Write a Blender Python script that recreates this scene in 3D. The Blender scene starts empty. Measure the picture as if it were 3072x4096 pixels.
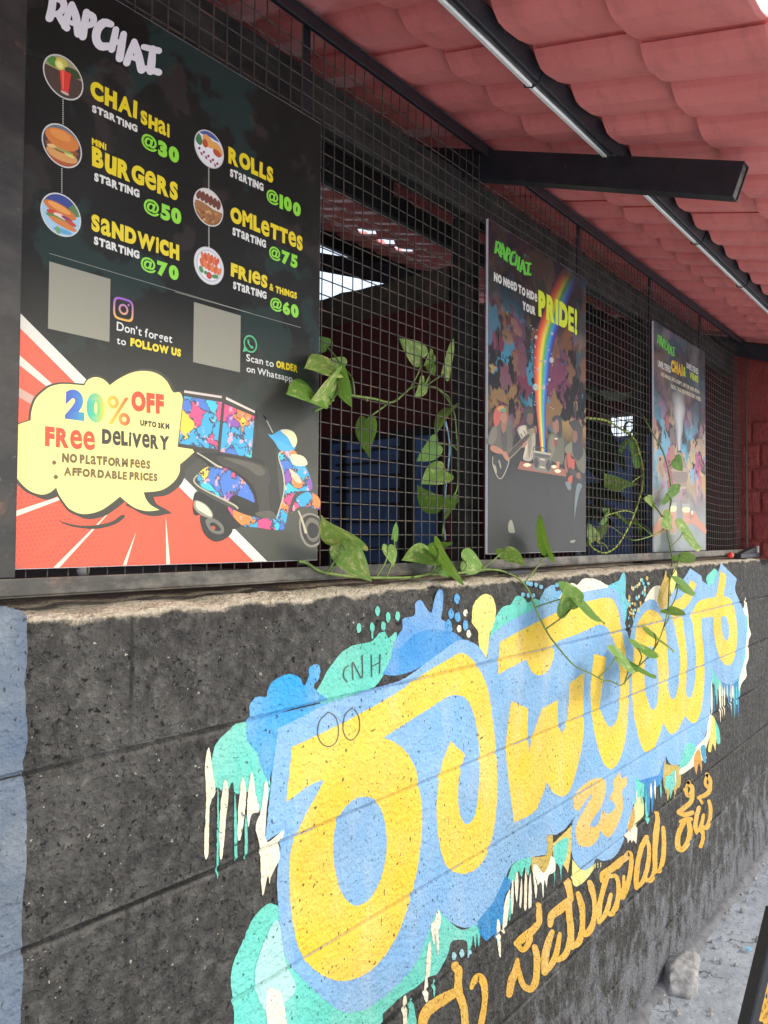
import bpy, bmesh, math, random, re
from mathutils import Vector, Matrix, noise
from mathutils.geometry import tessellate_polygon
R = random.Random(7)
S = bpy.context.scene
COL = S.collection
rad = math.radians
# ------------------------------------------------------------------ camera, sky, sun, exposure
H0 = 1.51                                   # eye height above the ground
YAW, PITCH, ROLL, FPX = rad(51.106), rad(1.6651), rad(.4071), 3077.
_f = Vector((math.sin(YAW)*math.cos(PITCH), math.cos(YAW)*math.cos(PITCH), math.sin(PITCH)))
_r0 = Vector((math.cos(YAW), -math.sin(YAW), 0)); _u0 = _r0.cross(_f)
_r = _r0*math.cos(ROLL)+_u0*math.sin(ROLL); _u = _u0*math.cos(ROLL)-_r0*math.sin(ROLL)
cd = bpy.data.cameras.new('camera'); cam = bpy.data.objects.new('camera', cd); COL.objects.link(cam)
cd.sensor_fit = 'VERTICAL'; cd.sensor_height = 36.; cd.lens = FPX/4096*36
cd.clip_start = .02; cd.clip_end = 500
m = Matrix((( _r.x,_u.x,-_f.x,0),(_r.y,_u.y,-_f.y,0),(_r.z,_u.z,-_f.z,H0),(0,0,0,1)))
cam.matrix_world = m
S.camera = cam
cd.dof.use_dof = False

SUN = Vector((.42, -1., .66)).normalized()
w = bpy.data.worlds.new('World'); S.world = w; w.use_nodes = True
nt = w.node_tree; bg = nt.nodes['Background']
sky = nt.nodes.new('ShaderNodeTexSky'); sky.sky_type = 'NISHITA'; sky.sun_disc = False
sky.sun_elevation = math.asin(SUN.z); sky.sun_rotation = math.atan2(SUN.x, SUN.y)
sky.air_density = 1.0; sky.dust_density = 2.2; sky.ozone_density = 2.
_tc = nt.nodes.new('ShaderNodeTexCoord'); _nz = nt.nodes.new('ShaderNodeTexNoise'); _nz.inputs['Scale'].default_value = 2.2; _nz.inputs['Detail'].default_value = 6
_mr = nt.nodes.new('ShaderNodeMapRange'); _mr.inputs[1].default_value = .32; _mr.inputs[2].default_value = .62; _mr.inputs[3].default_value = .45; _mr.inputs[4].default_value = .95
_mx = nt.nodes.new('ShaderNodeMix'); _mx.data_type = 'RGBA'; _mx.inputs[7].default_value = (3.9, 4.15, 4.5, 1)      # thin white cloud
nt.links.new(_tc.outputs['Generated'], _nz.inputs['Vector']); nt.links.new(_nz.outputs[0], _mr.inputs[0]); nt.links.new(_mr.outputs[0], _mx.inputs[0])
nt.links.new(sky.outputs[0], _mx.inputs[6]); nt.links.new(_mx.outputs[2], bg.inputs[0]); bg.inputs[1].default_value = .15
ld = bpy.data.lights.new('sun', 'SUN'); ld.energy = .75; ld.angle = rad(13); ld.color = (1, .87, .66)
lo = bpy.data.objects.new('sun', ld); COL.objects.link(lo)
lo.rotation_euler = SUN.to_track_quat('Z', 'Y').to_euler(); lo.location = (4, -8, 9)
S.view_settings.view_transform = 'Standard'; S.view_settings.look = 'None'
S.view_settings.exposure = 1.36; S.view_settings.gamma = 1; S.view_settings.use_curve_mapping = False
S.cycles.max_bounces = 8; S.cycles.diffuse_bounces = 4

# ------------------------------------------------------------------ pixel views -> rays (only to find where things stand)
VIEWS = dict(X=(0,0,1), A=(800,2300,1.2317), B=(1800,2200,1.1667), C=(2400,2200,2.469), D=(1500,3300,2.074), E=(2200,2850,2.074),
  F=(1900,2250,2.074), G=(2400,3100,2.22), H=(2000,3300,3.318), L=(0,2200,1.1667), S=(0,0,1.658), T=(700,0,1.658), U=(0,1200,1.658),
  W=(600,1300,2.074), V=(1200,1100,1.701), P=(1900,850,1.5255), Q=(2300,1200,2.0104), J=(2300,1550,2.95), K=(1950,1700,3.687),
  M=(2600,1280,5.53), N=(2600,1650,3.814), O=(1240,600,2.304), Y=(0,1900,2.37))
def full(v, x, y):
    a = VIEWS[v]; return (a[0]+x/a[2], a[1]+y/a[2])
def ray(p): return (p[0]-1536)/FPX*_r-(p[1]-2048)/FPX*_u+_f
def onY(p, Y):
    d = ray(p); d = d*(Y/d.y); d.z += H0; return d
def onX(p, X):
    d = ray(p); d = d*(X/d.x); d.z += H0; return d
def onG(p, z=0.):
    d = ray(p); d = d*((z-H0)/d.z); d.z += H0; return d
def parse(s, v=None):
    out = []
    for t in s.split():
        mm = re.match(r'([A-Z]):(.*)', t)
        if mm: v, t = mm.group(1), mm.group(2)
        c = t.endswith('!'); t = t.rstrip('!')
        a = t.split(',')
        q = full(v, float(a[0]), float(a[1]))
        out.append((q[0], q[1], c, float(a[2])/VIEWS[v][2] if len(a) > 2 else 0.))
    return out
def cr(p0, p1, p2, p3, t):
    return .5*((2*p1)+(-p0+p2)*t+(2*p0-5*p1+4*p2-p3)*t*t+(-p0+3*p1-3*p2+p3)*t*t*t)
def smooth_closed(pts, n=5):
    out = []; N = len(pts)
    for i in range(N):
        a, b, c, d = pts[i-1], pts[i], pts[(i+1) % N], pts[(i+2) % N]
        if b[2]: a = b
        if c[2]: d = c
        for k in range(n):
            t = k/n; out.append((cr(a[0],b[0],c[0],d[0],t), cr(a[1],b[1],c[1],d[1],t)))
    return out
def smooth_open(pts, n=6):
    out = []; N = len(pts)
    for i in range(N-1):
        a, b, c, d = pts[max(i-1,0)], pts[i], pts[i+1], pts[min(i+2,N-1)]
        for k in range(n+(i == N-2)):
            t = k/n; out.append(tuple(cr(a[j],b[j],c[j],d[j],t) for j in range(len(b)) if True))
    return out
def lin(h, k=1.):
    if isinstance(h, str):
        h = h.lstrip('#'); c = [int(h[i:i+2],16)/255 for i in (0,2,4)]
        c = [x/12.92 if x <= .04045 else ((x+.055)/1.055)**2.4 for x in c]
    else: c = h
    return tuple(x*k for x in c)

# ------------------------------------------------------------------ objects
def link(o): COL.objects.link(o); return o
def props(o, label=None, cat=None, group=None, kind=None):
    if label: o['label'] = label
    if cat: o['category'] = cat
    if group: o['group'] = group
    if kind: o['kind'] = kind
    return o
def thing(name, loc, label, cat, group=None):
    o = bpy.data.objects.new(name, None); o.empty_display_size = .05; link(o); o.location = loc
    bpy.context.view_layer.update()
    return props(o, label, cat, group)
def mesh_obj(name, bm, mat, parent=None, smooth=False):
    me = bpy.data.meshes.new(name); bm.to_mesh(me); bm.free()
    for mt in (mat if isinstance(mat, (list, tuple)) else [mat]): me.materials.append(mt)
    if smooth:
        for p in me.polygons: p.use_smooth = True
    o = link(bpy.data.objects.new(name, me))
    if parent:
        o.parent = parent; o.matrix_parent_inverse = Matrix.Translation(parent.location).inverted()
    return o
def box(bm, x0, x1, y0, y1, z0, z1, bev=0.):
    r = bmesh.ops.create_cube(bm, size=1)
    vs = r['verts']
    for v in vs: v.co = Vector(((x0+x1)/2+v.co.x*(x1-x0), (y0+y1)/2+v.co.y*(y1-y0), (z0+z1)/2+v.co.z*(z1-z0)))
    if bev > 0:
        es = list({e for v in vs for e in v.link_edges})
        bmesh.ops.bevel(bm, geom=es, offset=bev, segments=2, affect='EDGES', profile=.5)
    return vs
def obox(bm, o, ax, ay, az):
    """box from corner o with three edge vectors"""
    P = [o+ax*i+ay*j+az*k for k in (0,1) for j in (0,1) for i in (0,1)]
    v = [bm.verts.new(p) for p in P]
    for f in ((0,2,3,1),(4,5,7,6),(0,1,5,4),(2,6,7,3),(0,4,6,2),(1,3,7,5)): bm.faces.new([v[i] for i in f])
def tube(bm, pts, rads, n=8, cap=True):
    rings = []; N = len(pts)
    pts = [Vector(p) for p in pts]
    if not isinstance(rads, (list, tuple)): rads = [rads]*N
    prev = None
    for i, p in enumerate(pts):
        t = (pts[min(i+1,N-1)]-pts[max(i-1,0)]).normalized()
        if prev is None:
            a = t.cross(Vector((0,0,1)));
            if a.length < .1: a = t.cross(Vector((1,0,0)))
        else: a = prev-t*prev.dot(t)
        a.normalize(); prev = a; b = t.cross(a)
        rings.append([bm.verts.new(p+(a*math.cos(2*math.pi*k/n)+b*math.sin(2*math.pi*k/n))*rads[i]) for k in range(n)])
    for i in range(N-1):
        for k in range(n):
            f = bm.faces.new((rings[i][k], rings[i][(k+1)%n], rings[i+1][(k+1)%n], rings[i+1][k])); f.smooth = True
    if cap:
        bm.faces.new(rings[0][::-1]); bm.faces.new(rings[-1])

# ------------------------------------------------------------------ materials
def newmat(name):
    mt = bpy.data.materials.new(name); mt.use_nodes = True
    n = mt.node_tree; b = n.nodes['Principled BSDF']; return mt, n, b
class G:
    """tiny node helper"""
    def __init__(s, n): s.n = n; s.L = n.links
    def node(s, t, **k):
        x = s.n.nodes.new('ShaderNode'+t)
        for a, v in k.items(): setattr(x, a, v)
        return x
    def put(s, sock, v):
        if hasattr(v, 'node'): s.L.new(v, sock)
        elif v is not None:
            try: sock.default_value = v
            except Exception: sock.default_value = (*v, 1)
    def pos(s, scale=(1,1,1)):
        g = s.node('NewGeometry'); mp = s.node('Mapping'); s.L.new(g.outputs['Position'], mp.inputs[0]); mp.inputs['Scale'].default_value = scale
        return mp.outputs[0]
    def noise(s, vec, scale, detail=4, rough=.55, out=0):
        x = s.node('TexNoise'); s.put(x.inputs['Vector'], vec); x.inputs['Scale'].default_value = scale
        x.inputs['Detail'].default_value = detail; x.inputs['Roughness'].default_value = rough; return x.outputs[out]
    def vor(s, vec, scale, feature='F1', out=0, rnd=1.):
        x = s.node('TexVoronoi', feature=feature); s.put(x.inputs['Vector'], vec); x.inputs['Scale'].default_value = scale
        x.inputs['Randomness'].default_value = rnd; return x.outputs[out]
    def ramp(s, f, stops):
        x = s.node('ValToRGB'); s.put(x.inputs[0], f); e = x.color_ramp.elements
        while len(e) < len(stops): e.new(.5)
        for i, (p, c) in enumerate(stops):
            e[i].position = p; e[i].color = (*c, 1) if not isinstance(c, (int, float)) else (c, c, c, 1)
        return x.outputs[0]
    def mix(s, f, a, b, mode='MIX'):
        x = s.node('Mix', data_type='RGBA', blend_type=mode); s.put(x.inputs[0], f)
        for sk, v in ((x.inputs[6], a), (x.inputs[7], b)):
            if hasattr(v, 'node'): s.L.new(v, sk)
            else: sk.default_value = (*v, 1) if not isinstance(v, (int, float)) else (v, v, v, 1)
        return x.outputs[2]
    def math(s, op, a, b=0., c=0.):
        x = s.node('Math', operation=op); s.put(x.inputs[0], a); s.put(x.inputs[1], b); s.put(x.inputs[2], c); return x.outputs[0]
    def sep(s, v):
        x = s.node('SeparateXYZ'); s.put(x.inputs[0], v); return x.outputs
    def bump(s, h, strength, dist, normal=None):
        x = s.node('Bump'); s.put(x.inputs['Height'], h); x.inputs['Strength'].default_value = strength; x.inputs['Distance'].default_value = dist
        if normal: s.L.new(normal, x.inputs['Normal'])
        return x.outputs[0]
    def rng(s, v, a, b, c=0., d=1.):
        x = s.node('MapRange'); s.put(x.inputs[0], v)
        for i, k in enumerate((a, b, c, d)): x.inputs[i+1].default_value = k
        return x.outputs[0]
def simple(name, col, rough=.6, var=.25, scale=30., bump=.0, metal=0., dirt=None, spec=.5):
    mt, n, b = newmat(name); g = G(n); p = g.pos(); c = lin(col)
    f = g.noise(p, scale, 6)
    k = g.ramp(f, [(.3, tuple(x*(1-var) for x in c)), (.7, tuple(min(1, x*(1+var)) for x in c))])
    if dirt:
        f2 = g.noise(p, scale*.35, 8, .7); k = g.mix(g.rng(f2, .52, .68), k, lin(dirt))
    g.put(b.inputs['Base Color'], k); b.inputs['Roughness'].default_value = rough; b.inputs['Metallic'].default_value = metal
    b.inputs['Specular IOR Level'].default_value = spec
    if bump: g.put(b.inputs['Normal'], g.bump(g.noise(p, scale*4, 6, .65), bump, .002))
    return mt
def wall_bump(g, p, k=1.):
    pores = g.noise(p, 85, 4, .65); mid = g.noise(p, 38, 5, .6); big = g.noise(p, 9, 3)
    v = g.node('TexVoronoi', feature='SMOOTH_F1'); g.put(v.inputs['Vector'], p); v.inputs['Scale'].default_value = 105; v.inputs['Smoothness'].default_value = .35
    pit = g.math('MULTIPLY', g.rng(v.outputs[0], .10, .42), g.rng(g.noise(p, 30, 3, .6), .62, .40, .25, 1))
    h = g.math('ADD', g.math('MULTIPLY', g.rng(pores, .30, .60), 1.), g.math('MULTIPLY', mid, 1.1))
    h = g.math('ADD', h, g.math('MULTIPLY', big, .8)); h = g.math('ADD', h, g.math('MULTIPLY', pit, .7))
    return g.bump(h, min(1, .95*k), .0062*k), pores, mid, big
def m_wall():
    mt, n, b = newmat('black_painted_block'); g = G(n); p = g.pos()
    nrm, pores, mid, big = wall_bump(g, p)
    z = g.sep(p)[2]; x = g.sep(p)[0]
    base = g.ramp(mid, [(.30, (.028,.027,.026)), (.5, (.062,.059,.054)), (.68, (.122,.117,.106))])
    big2 = g.noise(p, 4.5, 6, .65)
    base = g.mix(g.rng(big2, .5, .72, 0, .55), base, (.13,.125,.115))
    hole = g.noise(p, 120, 3, .6); base = g.mix(g.rng(hole, .40, .33), base, (.006,.006,.006))
    speck = g.noise(p, 150, 2, .5); base = g.mix(g.math('MULTIPLY', g.rng(speck, .62, .68, 0, .6), g.rng(g.noise(p, 11, 4), .4, .6)), base, (.19,.18,.165))
    fleck = g.noise(p, 105, 3, .6)                                                     # bare pale chips
    base = g.mix(g.rng(fleck, .70, .73), base, (.46,.44,.36))
    zj = g.math('PINGPONG', g.math('SUBTRACT', z, 1.008600), .10488)
    jn = g.math('ADD', zj, g.math('MULTIPLY', g.noise(p, 20, 4), .006))
    jk = g.rng(g.noise(p, 3.2, 5, .6), .36, .58)
    base = g.mix(g.math('MULTIPLY', g.rng(jn, .0075, .0055), jk), base, (.013,.0125,.012))                    # darker line along the bed joints
    base = g.mix(g.math('MULTIPLY', g.math('MULTIPLY', g.rng(jn, .0065, .009, 0, .7), g.rng(jn, .014, .009)), g.rng(g.noise(p, 4.1, 5, .6), .45, .65)), base, (.17,.165,.15))
    cz = g.math('FLOOR', g.math('DIVIDE', g.math('SUBTRACT', z, 1.008600), .20976)); xo = g.math('MULTIPLY', g.math('PINGPONG', cz, 1.), .2)
    vj = g.math('ADD', g.math('PINGPONG', g.math('ADD', x, xo), .2), g.math('MULTIPLY', g.noise(p, 20, 4), .006))
    base = g.mix(g.math('MULTIPLY', g.rng(vj, .0080, .0055, 0, .75), g.rng(g.noise(p, 5, 5, .6), .42, .6)), base, (.016,.0155,.015))
    # old paint worn off towards the footing
    wear = g.math('ADD', g.noise(g.pos((1,1,.65)), 14, 9, .74), g.rng(z, .75, .0, -.12, .20))
    base = g.mix(g.rng(wear, .56, .70, 0, .75), base, (.25,.26,.285))
    drip = g.noise(g.pos((1,1,.12)), 26, 7, .7)
    base = g.mix(g.math('MULTIPLY', g.rng(drip, .58, .68), g.rng(z, .95, .25)), base, (.20,.20,.20))
    up = g.node('NewGeometry'); nz = g.sep(up.outputs['Normal'])[2]                   # unpainted mortar on the top of the wall
    cem = g.ramp(g.noise(p, 30, 8, .7), [(.3, (.46,.39,.29)), (.7, (.72,.65,.52))])
    lim = g.math('ADD', g.math('MULTIPLY', nz, g.rng(z, H0-.098-.045, H0-.098-.02)), g.math('MULTIPLY', g.noise(p, 25, 6, .7), .9))
    base = g.mix(g.rng(lim, .88, 1.12), base, cem)
    g.put(b.inputs['Base Color'], base); b.inputs['Roughness'].default_value = .82; g.put(b.inputs['Normal'], nrm)
    b.inputs['Specular IOR Level'].default_value = .35
    return mt
def m_mural():
    mt, n, b = newmat('mural_paint'); g = G(n); p = g.pos()
    nrm, pores, mid, big = wall_bump(g, p, .75)
    a = g.node('Attribute', attribute_name='print').outputs['Color']
    z = g.sep(p)[2]; zj = g.math('PINGPONG', g.math('SUBTRACT', z, 1.008600), .10488)
    c = g.mix(g.rng(big, .3, .75, 0, .22), a, g.mix(.5, a, (.9,.85,.7)), 'MIX')
    c = g.mix(g.rng(g.noise(p, 6, 6, .6), .45, .75, 0, .28), c, g.mix(.6, c, (.05,.06,.08)))
    c = g.mix(g.rng(g.noise(p, 3.1, 4, .55), .42, .62, 0, .42), c, g.mix(1., c, (1., .80, .62), 'MULTIPLY'))     # warmer, more faded passes of the brush
    c = g.mix(g.rng(g.noise(g.pos((1,1,.35)), 13, 6, .65), .50, .72, 0, .35), c, g.mix(.5, c, (.8,.8,.72)))
    pit = g.noise(g.pos((1,1,.8)), 125, 2, .5)
    dens = g.rng(g.noise(p, 14, 4), .35, .7, -.035, .05)
    c = g.mix(g.rng(g.math('ADD', pit, dens), .665, .70), c, g.mix(.80, c, (.03,.03,.03)))
    c = g.mix(g.rng(g.math('ADD', zj, g.math('MULTIPLY', mid, .004)), .0052, .0035, 0, .28), c, (.05,.05,.06))
    g.put(b.inputs['Base Color'], c); b.inputs['Roughness'].default_value = .72; g.put(b.inputs['Normal'], nrm)
    b.inputs['Specular IOR Level'].default_value = .35
    return mt
def m_print(name='sign_print', rough=.42):
    mt, n, b = newmat(name); g = G(n)
    a = g.node('Attribute', attribute_name='print').outputs['Color']
    f = g.noise(g.pos(), 60, 5)
    g.put(b.inputs['Base Color'], g.mix(g.rng(f, .3, .8, 0, .10), a, g.mix(.5, a, (.25,.25,.22))))
    b.inputs['Roughness'].default_value = rough; return mt
def m_board(name, kind):
    """printed backdrop of a board: dark sheet with faint or bright paint blots"""
    mt, n, b = newmat(name); g = G(n); p = g.pos(); z = g.sep(p)[2]
    wob = g.node('VectorMath', operation='ADD'); g.put(wob.inputs[0], p)
    sc = g.node('VectorMath', operation='SCALE'); g.put(sc.inputs[0], g.noise(p, 9, 4, .6, 1)); sc.inputs['Scale'].default_value = .09
    g.L.new(sc.outputs[0], wob.inputs[1]); q = wob.outputs[0]
    def blot(scale, lo, hi, off):
        mp = g.node('Mapping'); g.L.new(q, mp.inputs[0]); mp.inputs['Location'].default_value = (off, 0, off*2)
        return g.rng(g.noise(mp.outputs[0], scale, 4, .5), lo, hi)
    if kind == 'menu':
        c = g.ramp(g.noise(p, 5, 5), [(.3, (.007,.008,.0075)), (.7, (.019,.020,.019))])
        c = g.mix(g.math('MULTIPLY', blot(9, .54, .58, 1.), .55), c, (.020,.050,.046))
        c = g.mix(g.math('MULTIPLY', blot(7, .57, .60, 4.), .35), c, (.060,.045,.042))
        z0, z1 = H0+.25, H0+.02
        c = g.mix(g.rng(z, H0+.36, H0+.10), c, g.ramp(g.noise(p, 8, 5), [(.3, (.082,.085,.072)), (.7, (.112,.114,.098))]))  # hazy brightening of the lower board, put into the colour as a paler ramp
    else:
        dark = (.012,.012,.014) if kind == 'music' else (.03,.032,.036)
        c = g.ramp(g.noise(p, 6, 6, .6), [(.3, dark), (.75, tuple(x*2.4 for x in dark))])
        cols = [(.02,.13,.18),(.16,.03,.06),(.34,.22,.08),(.04,.22,.32),(.19,.05,.10),(.015,.014,.016),(.24,.14,.06),(.012,.012,.014)]
        if kind == 'tea': cols = [(.10,.34,.46),(.45,.16,.18),(.58,.40,.20),(.20,.42,.55),(.45,.14,.26),(.50,.36,.24)]
        top = (H0+.62, H0+.45); bot = (H0+.24, H0+.33)
        if kind == 'tea': top = (H0+.52, H0+.36); bot = (H0+.08, H0+.26)
        win = g.math('MULTIPLY', g.rng(z, *top, .10, 1), g.rng(z, *bot))
        for i, cc in enumerate(cols):
            c = g.mix(g.math('MULTIPLY', blot(4.6+i*.8, .55, .575, 3.1*i+1), win), c, cc)
        ink = blot(24, .60, .62, 9.); c = g.mix(g.math('MULTIPLY', ink, win), c, (.02,.02,.025))
        low = (.058,.060,.060) if kind == 'music' else (.30,.33,.34)
        c = g.mix(g.rng(z, bot[1]-.02, bot[0]-.10 if kind == 'music' else bot[0]-.02), c, g.ramp(g.noise(p, 14, 6), [(.3, tuple(x*.85 for x in low)), (.7, low)]))
    g.put(b.inputs['Base Color'], c); b.inputs['Roughness'].default_value = .5; b.inputs['Specular IOR Level'].default_value = .22
    return mt
def m_graffiti():
    mt, n, b = newmat('graffiti_print'); g = G(n); p = g.pos()
    wob = g.node('VectorMath', operation='ADD'); g.put(wob.inputs[0], p)
    sc = g.node('VectorMath', operation='SCALE'); g.put(sc.inputs[0], g.noise(p, 55, 3, .6, 1)); sc.inputs['Scale'].default_value = .035
    g.L.new(sc.outputs[0], wob.inputs[1])
    v = g.node('TexVoronoi'); g.L.new(wob.outputs[0], v.inputs['Vector']); v.inputs['Scale'].default_value = 33
    hue = g.sep(v.outputs['Color'])[0]
    c = g.ramp(hue, [(0., lin('#2aa7d8')), (.2, lin('#35c4d8')), (.36, lin('#e8457f')), (.5, lin('#f0873a')), (.64, lin('#f5cf3a')), (.78, lin('#3f78d0')), (.9, lin('#8a4fb0'))])
    c.node.color_ramp.interpolation = 'CONSTANT'
    e = g.node('TexVoronoi', feature='DISTANCE_TO_EDGE'); g.L.new(wob.outputs[0], e.inputs['Vector']); e.inputs['Scale'].default_value = 33
    c = g.mix(g.rng(e.outputs[0], .025, .05, 1, 0), c, (.03,.04,.09))
    c = g.mix(g.rng(g.noise(p, 70, 3), .60, .63, 0, .7), c, lin('#f0b0b8'))
    c = g.mix(.12, c, (.25,.25,.22))
    g.put(b.inputs['Base Color'], c); b.inputs['Roughness'].default_value = .42; return mt
def m_leaf():
    mt, n, b = newmat('pothos_leaf'); g = G(n)
    uv = g.node('UVMap', uv_map='leaf').outputs[0]; s = g.sep(uv)
    u = s[0]; v = g.math('ABSOLUTE', s[1])
    oi = g.node('ObjectInfo').outputs['Random']
    base = g.mix(oi, (.11,.27,.035), (.22,.40,.075))
    mp = g.node('Mapping'); g.L.new(uv, mp.inputs[0]); mp.inputs['Scale'].default_value = (2.2,1.1,1)
    cm = g.node('CombineXYZ'); g.put(cm.inputs[0], g.math('MULTIPLY', oi, 37.)); g.L.new(cm.outputs[0], mp.inputs['Location'])
    f = g.noise(mp.outputs[0], 2.3, 8, .72)
    amt = g.rng(oi, .0, 1., .58, .47)
    var = g.math('SUBTRACT', f, amt)
    c = g.mix(g.rng(var, .0, .035), base, (.33,.44,.12)); c = g.mix(g.rng(var, .07, .10), c, (.62,.62,.24))
    vein = g.math('PINGPONG', g.math('ADD', g.math('MULTIPLY', u, 11.), g.math('MULTIPLY', v, -3.8)), .5)
    vm = g.rng(vein, .0, .09, 1, 0)
    mid = g.rng(v, .015, .045, 1, 0)
    c = g.mix(g.math('MULTIPLY', g.math('MAXIMUM', g.math('MULTIPLY', vm, .35), mid), .6), c, (.22,.34,.09))
    g.put(b.inputs['Base Color'], c); b.inputs['Roughness'].default_value = .5
    h = g.math('ADD', g.math('MULTIPLY', vein, .8), g.noise(uv, 6, 4))
    g.put(b.inputs['Normal'], g.bump(h, .35, .004))
    tr = g.node('BsdfTranslucent'); g.put(tr.inputs[0], g.mix(.5, c, (.25,.40,.03)))
    mx = g.node('MixShader'); mx.inputs[0].default_value = .32
    o = n.nodes['Material Output']; g.L.new(b.outputs[0], mx.inputs[1]); g.L.new(tr.outputs[0], mx.inputs[2]); g.L.new(mx.outputs[0], o.inputs[0])
    return mt
def m_ground():
    mt, n, b = newmat('dusty_concrete'); g = G(n); p = g.pos()
    c = g.ramp(g.noise(p, 7, 9, .65), [(.3, (.25,.275,.305)), (.55, (.39,.425,.465)), (.75, (.49,.525,.56))])
    c = g.mix(g.rng(g.noise(p, 38, 6, .7), .56, .66, 0, .7), c, (.14,.14,.15))
    c = g.mix(g.rng(g.noise(p, 70, 4, .6), .66, .70), c, (.55,.54,.52))
    c = g.mix(g.rng(g.noise(p, 30, 4, .6), .70, .73, 0, .6), c, (.10,.30,.42))
    g.put(b.inputs['Base Color'], c); b.inputs['Roughness'].default_value = .9
    cr = g.node('TexVoronoi', feature='DISTANCE_TO_EDGE'); sc = g.node('VectorMath', operation='ADD'); g.put(sc.inputs[0], p)
    s2 = g.node('VectorMath', operation='SCALE'); g.put(s2.inputs[0], g.noise(p, 6, 5, .6, 1)); s2.inputs['Scale'].default_value = .25; g.L.new(s2.outputs[0], sc.inputs[1])
    g.L.new(sc.outputs[0], cr.inputs['Vector']); cr.inputs['Scale'].default_value = 2.2
    crk = g.math('MULTIPLY', g.rng(cr.outputs[0], .012, .004), g.rng(g.noise(p, 2.5, 3), .45, .55))
    g.put(b.inputs['Base Color'], g.mix(g.math('MULTIPLY', crk, .8), c, (.06,.06,.062)))
    g.put(b.inputs['Normal'], g.bump(g.math('SUBTRACT', g.math('ADD', g.noise(p, 45, 8, .7), g.noise(p, 8, 4)), crk), .8, .008)); return mt
def m_roof():
    mt, n, b = newmat('red_roof_sheet'); g = G(n); p = g.pos()
    c = g.ramp(g.noise(p, 5, 6, .6), [(.3, (.66,.175,.165)), (.7, (.78,.235,.22))])
    c = g.mix(g.rng(g.noise(g.pos((1,3,1)), 9, 7, .7), .50, .72, 0, .5), c, (.36,.11,.10))
    g.put(b.inputs['Base Color'], c); b.inputs['Roughness'].default_value = .5
    g.put(b.inputs['Normal'], g.bump(g.noise(p, 160, 3), .12, .001)); return mt
def m_steel(name, col=(.018,.018,.020), rust=.0, rough=.5, dust=.0):
    mt, n, b = newmat(name); g = G(n); p = g.pos()
    c = g.ramp(g.noise(p, 22, 7, .65), [(.3, tuple(x*.7 for x in col)), (.7, tuple(x*1.6 for x in col))])
    if dust: c = g.mix(g.rng(g.noise(g.pos((1,1,2)), 14, 8, .7), .42, .66, 0, dust), c, (.22,.20,.165))
    if rust: c = g.mix(g.rng(g.noise(p, 12, 8, .7), .60-rust*.1, .70, 0, .8), c, (.21,.11,.065))
    c = g.mix(g.rng(g.noise(p, 95, 4, .6), .68, .71, 0, .7), c, (.10,.095,.085))
    g.put(b.inputs['Base Color'], c); b.inputs['Roughness'].default_value = rough
    g.put(b.inputs['Normal'], g.bump(g.noise(p, 120, 5, .6), .25, .001)); return mt
def m_redwall():
    mt, n, b = newmat('red_plaster'); g = G(n); p = g.pos()
    c = g.ramp(g.noise(p, 12, 7, .65), [(.3, (.20,.030,.026)), (.7, (.30,.048,.038))])
    c = g.mix(g.rng(g.noise(g.pos((1,1,.25)), 24, 7, .7), .6, .75, 0, .35), c, (.09,.04,.04))
    g.put(b.inputs['Base Color'], c); b.inputs['Roughness'].default_value = .6
    h = g.math('ADD', g.noise(p, 34, 6, .6), g.math('MULTIPLY', g.noise(g.pos((1,1,.6)), 90, 4), .6))
    g.put(b.inputs['Normal'], g.bump(h, .9, .008)); return mt
MW = m_wall(); MM = m_mural(); MP = m_print(); MG = m_graffiti(); ML = m_leaf(); MGR = m_ground(); MR = m_roof(); MRW = m_redwall()
MB = m_steel('black_steel', (.012,.013,.018)); MBT = m_steel('weathered_steel', (.045,.043,.038), rust=.5, rough=.55, dust=.75)
MWI = m_steel('wire_steel', (.050,.044,.036), rust=.6, rough=.5)
MBG = m_steel('dusty_black_steel', (.012,.012,.012), dust=.16, rough=.65)
MBM = m_steel('matte_black_steel', (.007,.007,.008), rough=.9)
MBS = m_steel('stile_steel', (.011,.011,.012), dust=.12, rust=.2)
MWH = simple('white_foam_edge', '#e4dee6', .5, .05)
MST = simple('vine_stem', (.14,.21,.045), .5, .4, 40); MSY = simple('lime_stem', (.33,.42,.05), .45, .25, 40)
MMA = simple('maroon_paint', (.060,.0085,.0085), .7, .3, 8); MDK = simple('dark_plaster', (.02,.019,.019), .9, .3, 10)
MBL = simple('blue_sheet', (.055,.115,.27), .55, .3, 6); MBK = simple('black_frame', (.01,.01,.012), .6, .2)
MST2 = simple('old_plaster', (.055,.045,.034), .9, .4, 20, .6)
# ================================================================== setting and structure
MESH_Y = 1.0; FACE_Y = .92; LEDGE = H0-.098
def Z(z): return H0+z
bm = bmesh.new()
N = 60
xs = [-40]+[-3+.14*i for i in range(70)]+[60]; ys = [-40]+[-2.+.1*i for i in range(52)]+[60]
gv = [[bm.verts.new((x, y, .012*noise.noise(Vector((x*2.3, y*2.3, 0)))+.006*noise.noise(Vector((x*9, y*9, 3))) if abs(x) < 20 and abs(y) < 20 else 0)) for x in xs] for y in ys]
for j in range(len(ys)-1):
    for i in range(len(xs)-1): bm.faces.new((gv[j][i], gv[j][i+1], gv[j+1][i+1], gv[j+1][i]))
props(mesh_obj('ground', bm, MGR, smooth=True), kind='structure')
bm = bmesh.new(); vs = [bm.verts.new(q) for q in ((-40, -13, .022), (60, -13, .022), (60, -.35, .022), (-40, -.35, .022))]; bm.faces.new(vs)
props(mesh_obj('unseen_bounce_plane', bm, simple('pale_bounce_plane', (.76,.76,.76), .9, .15, 3)), kind='structure')  # unseen pale plane added to bounce light up to the roof underside
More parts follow.
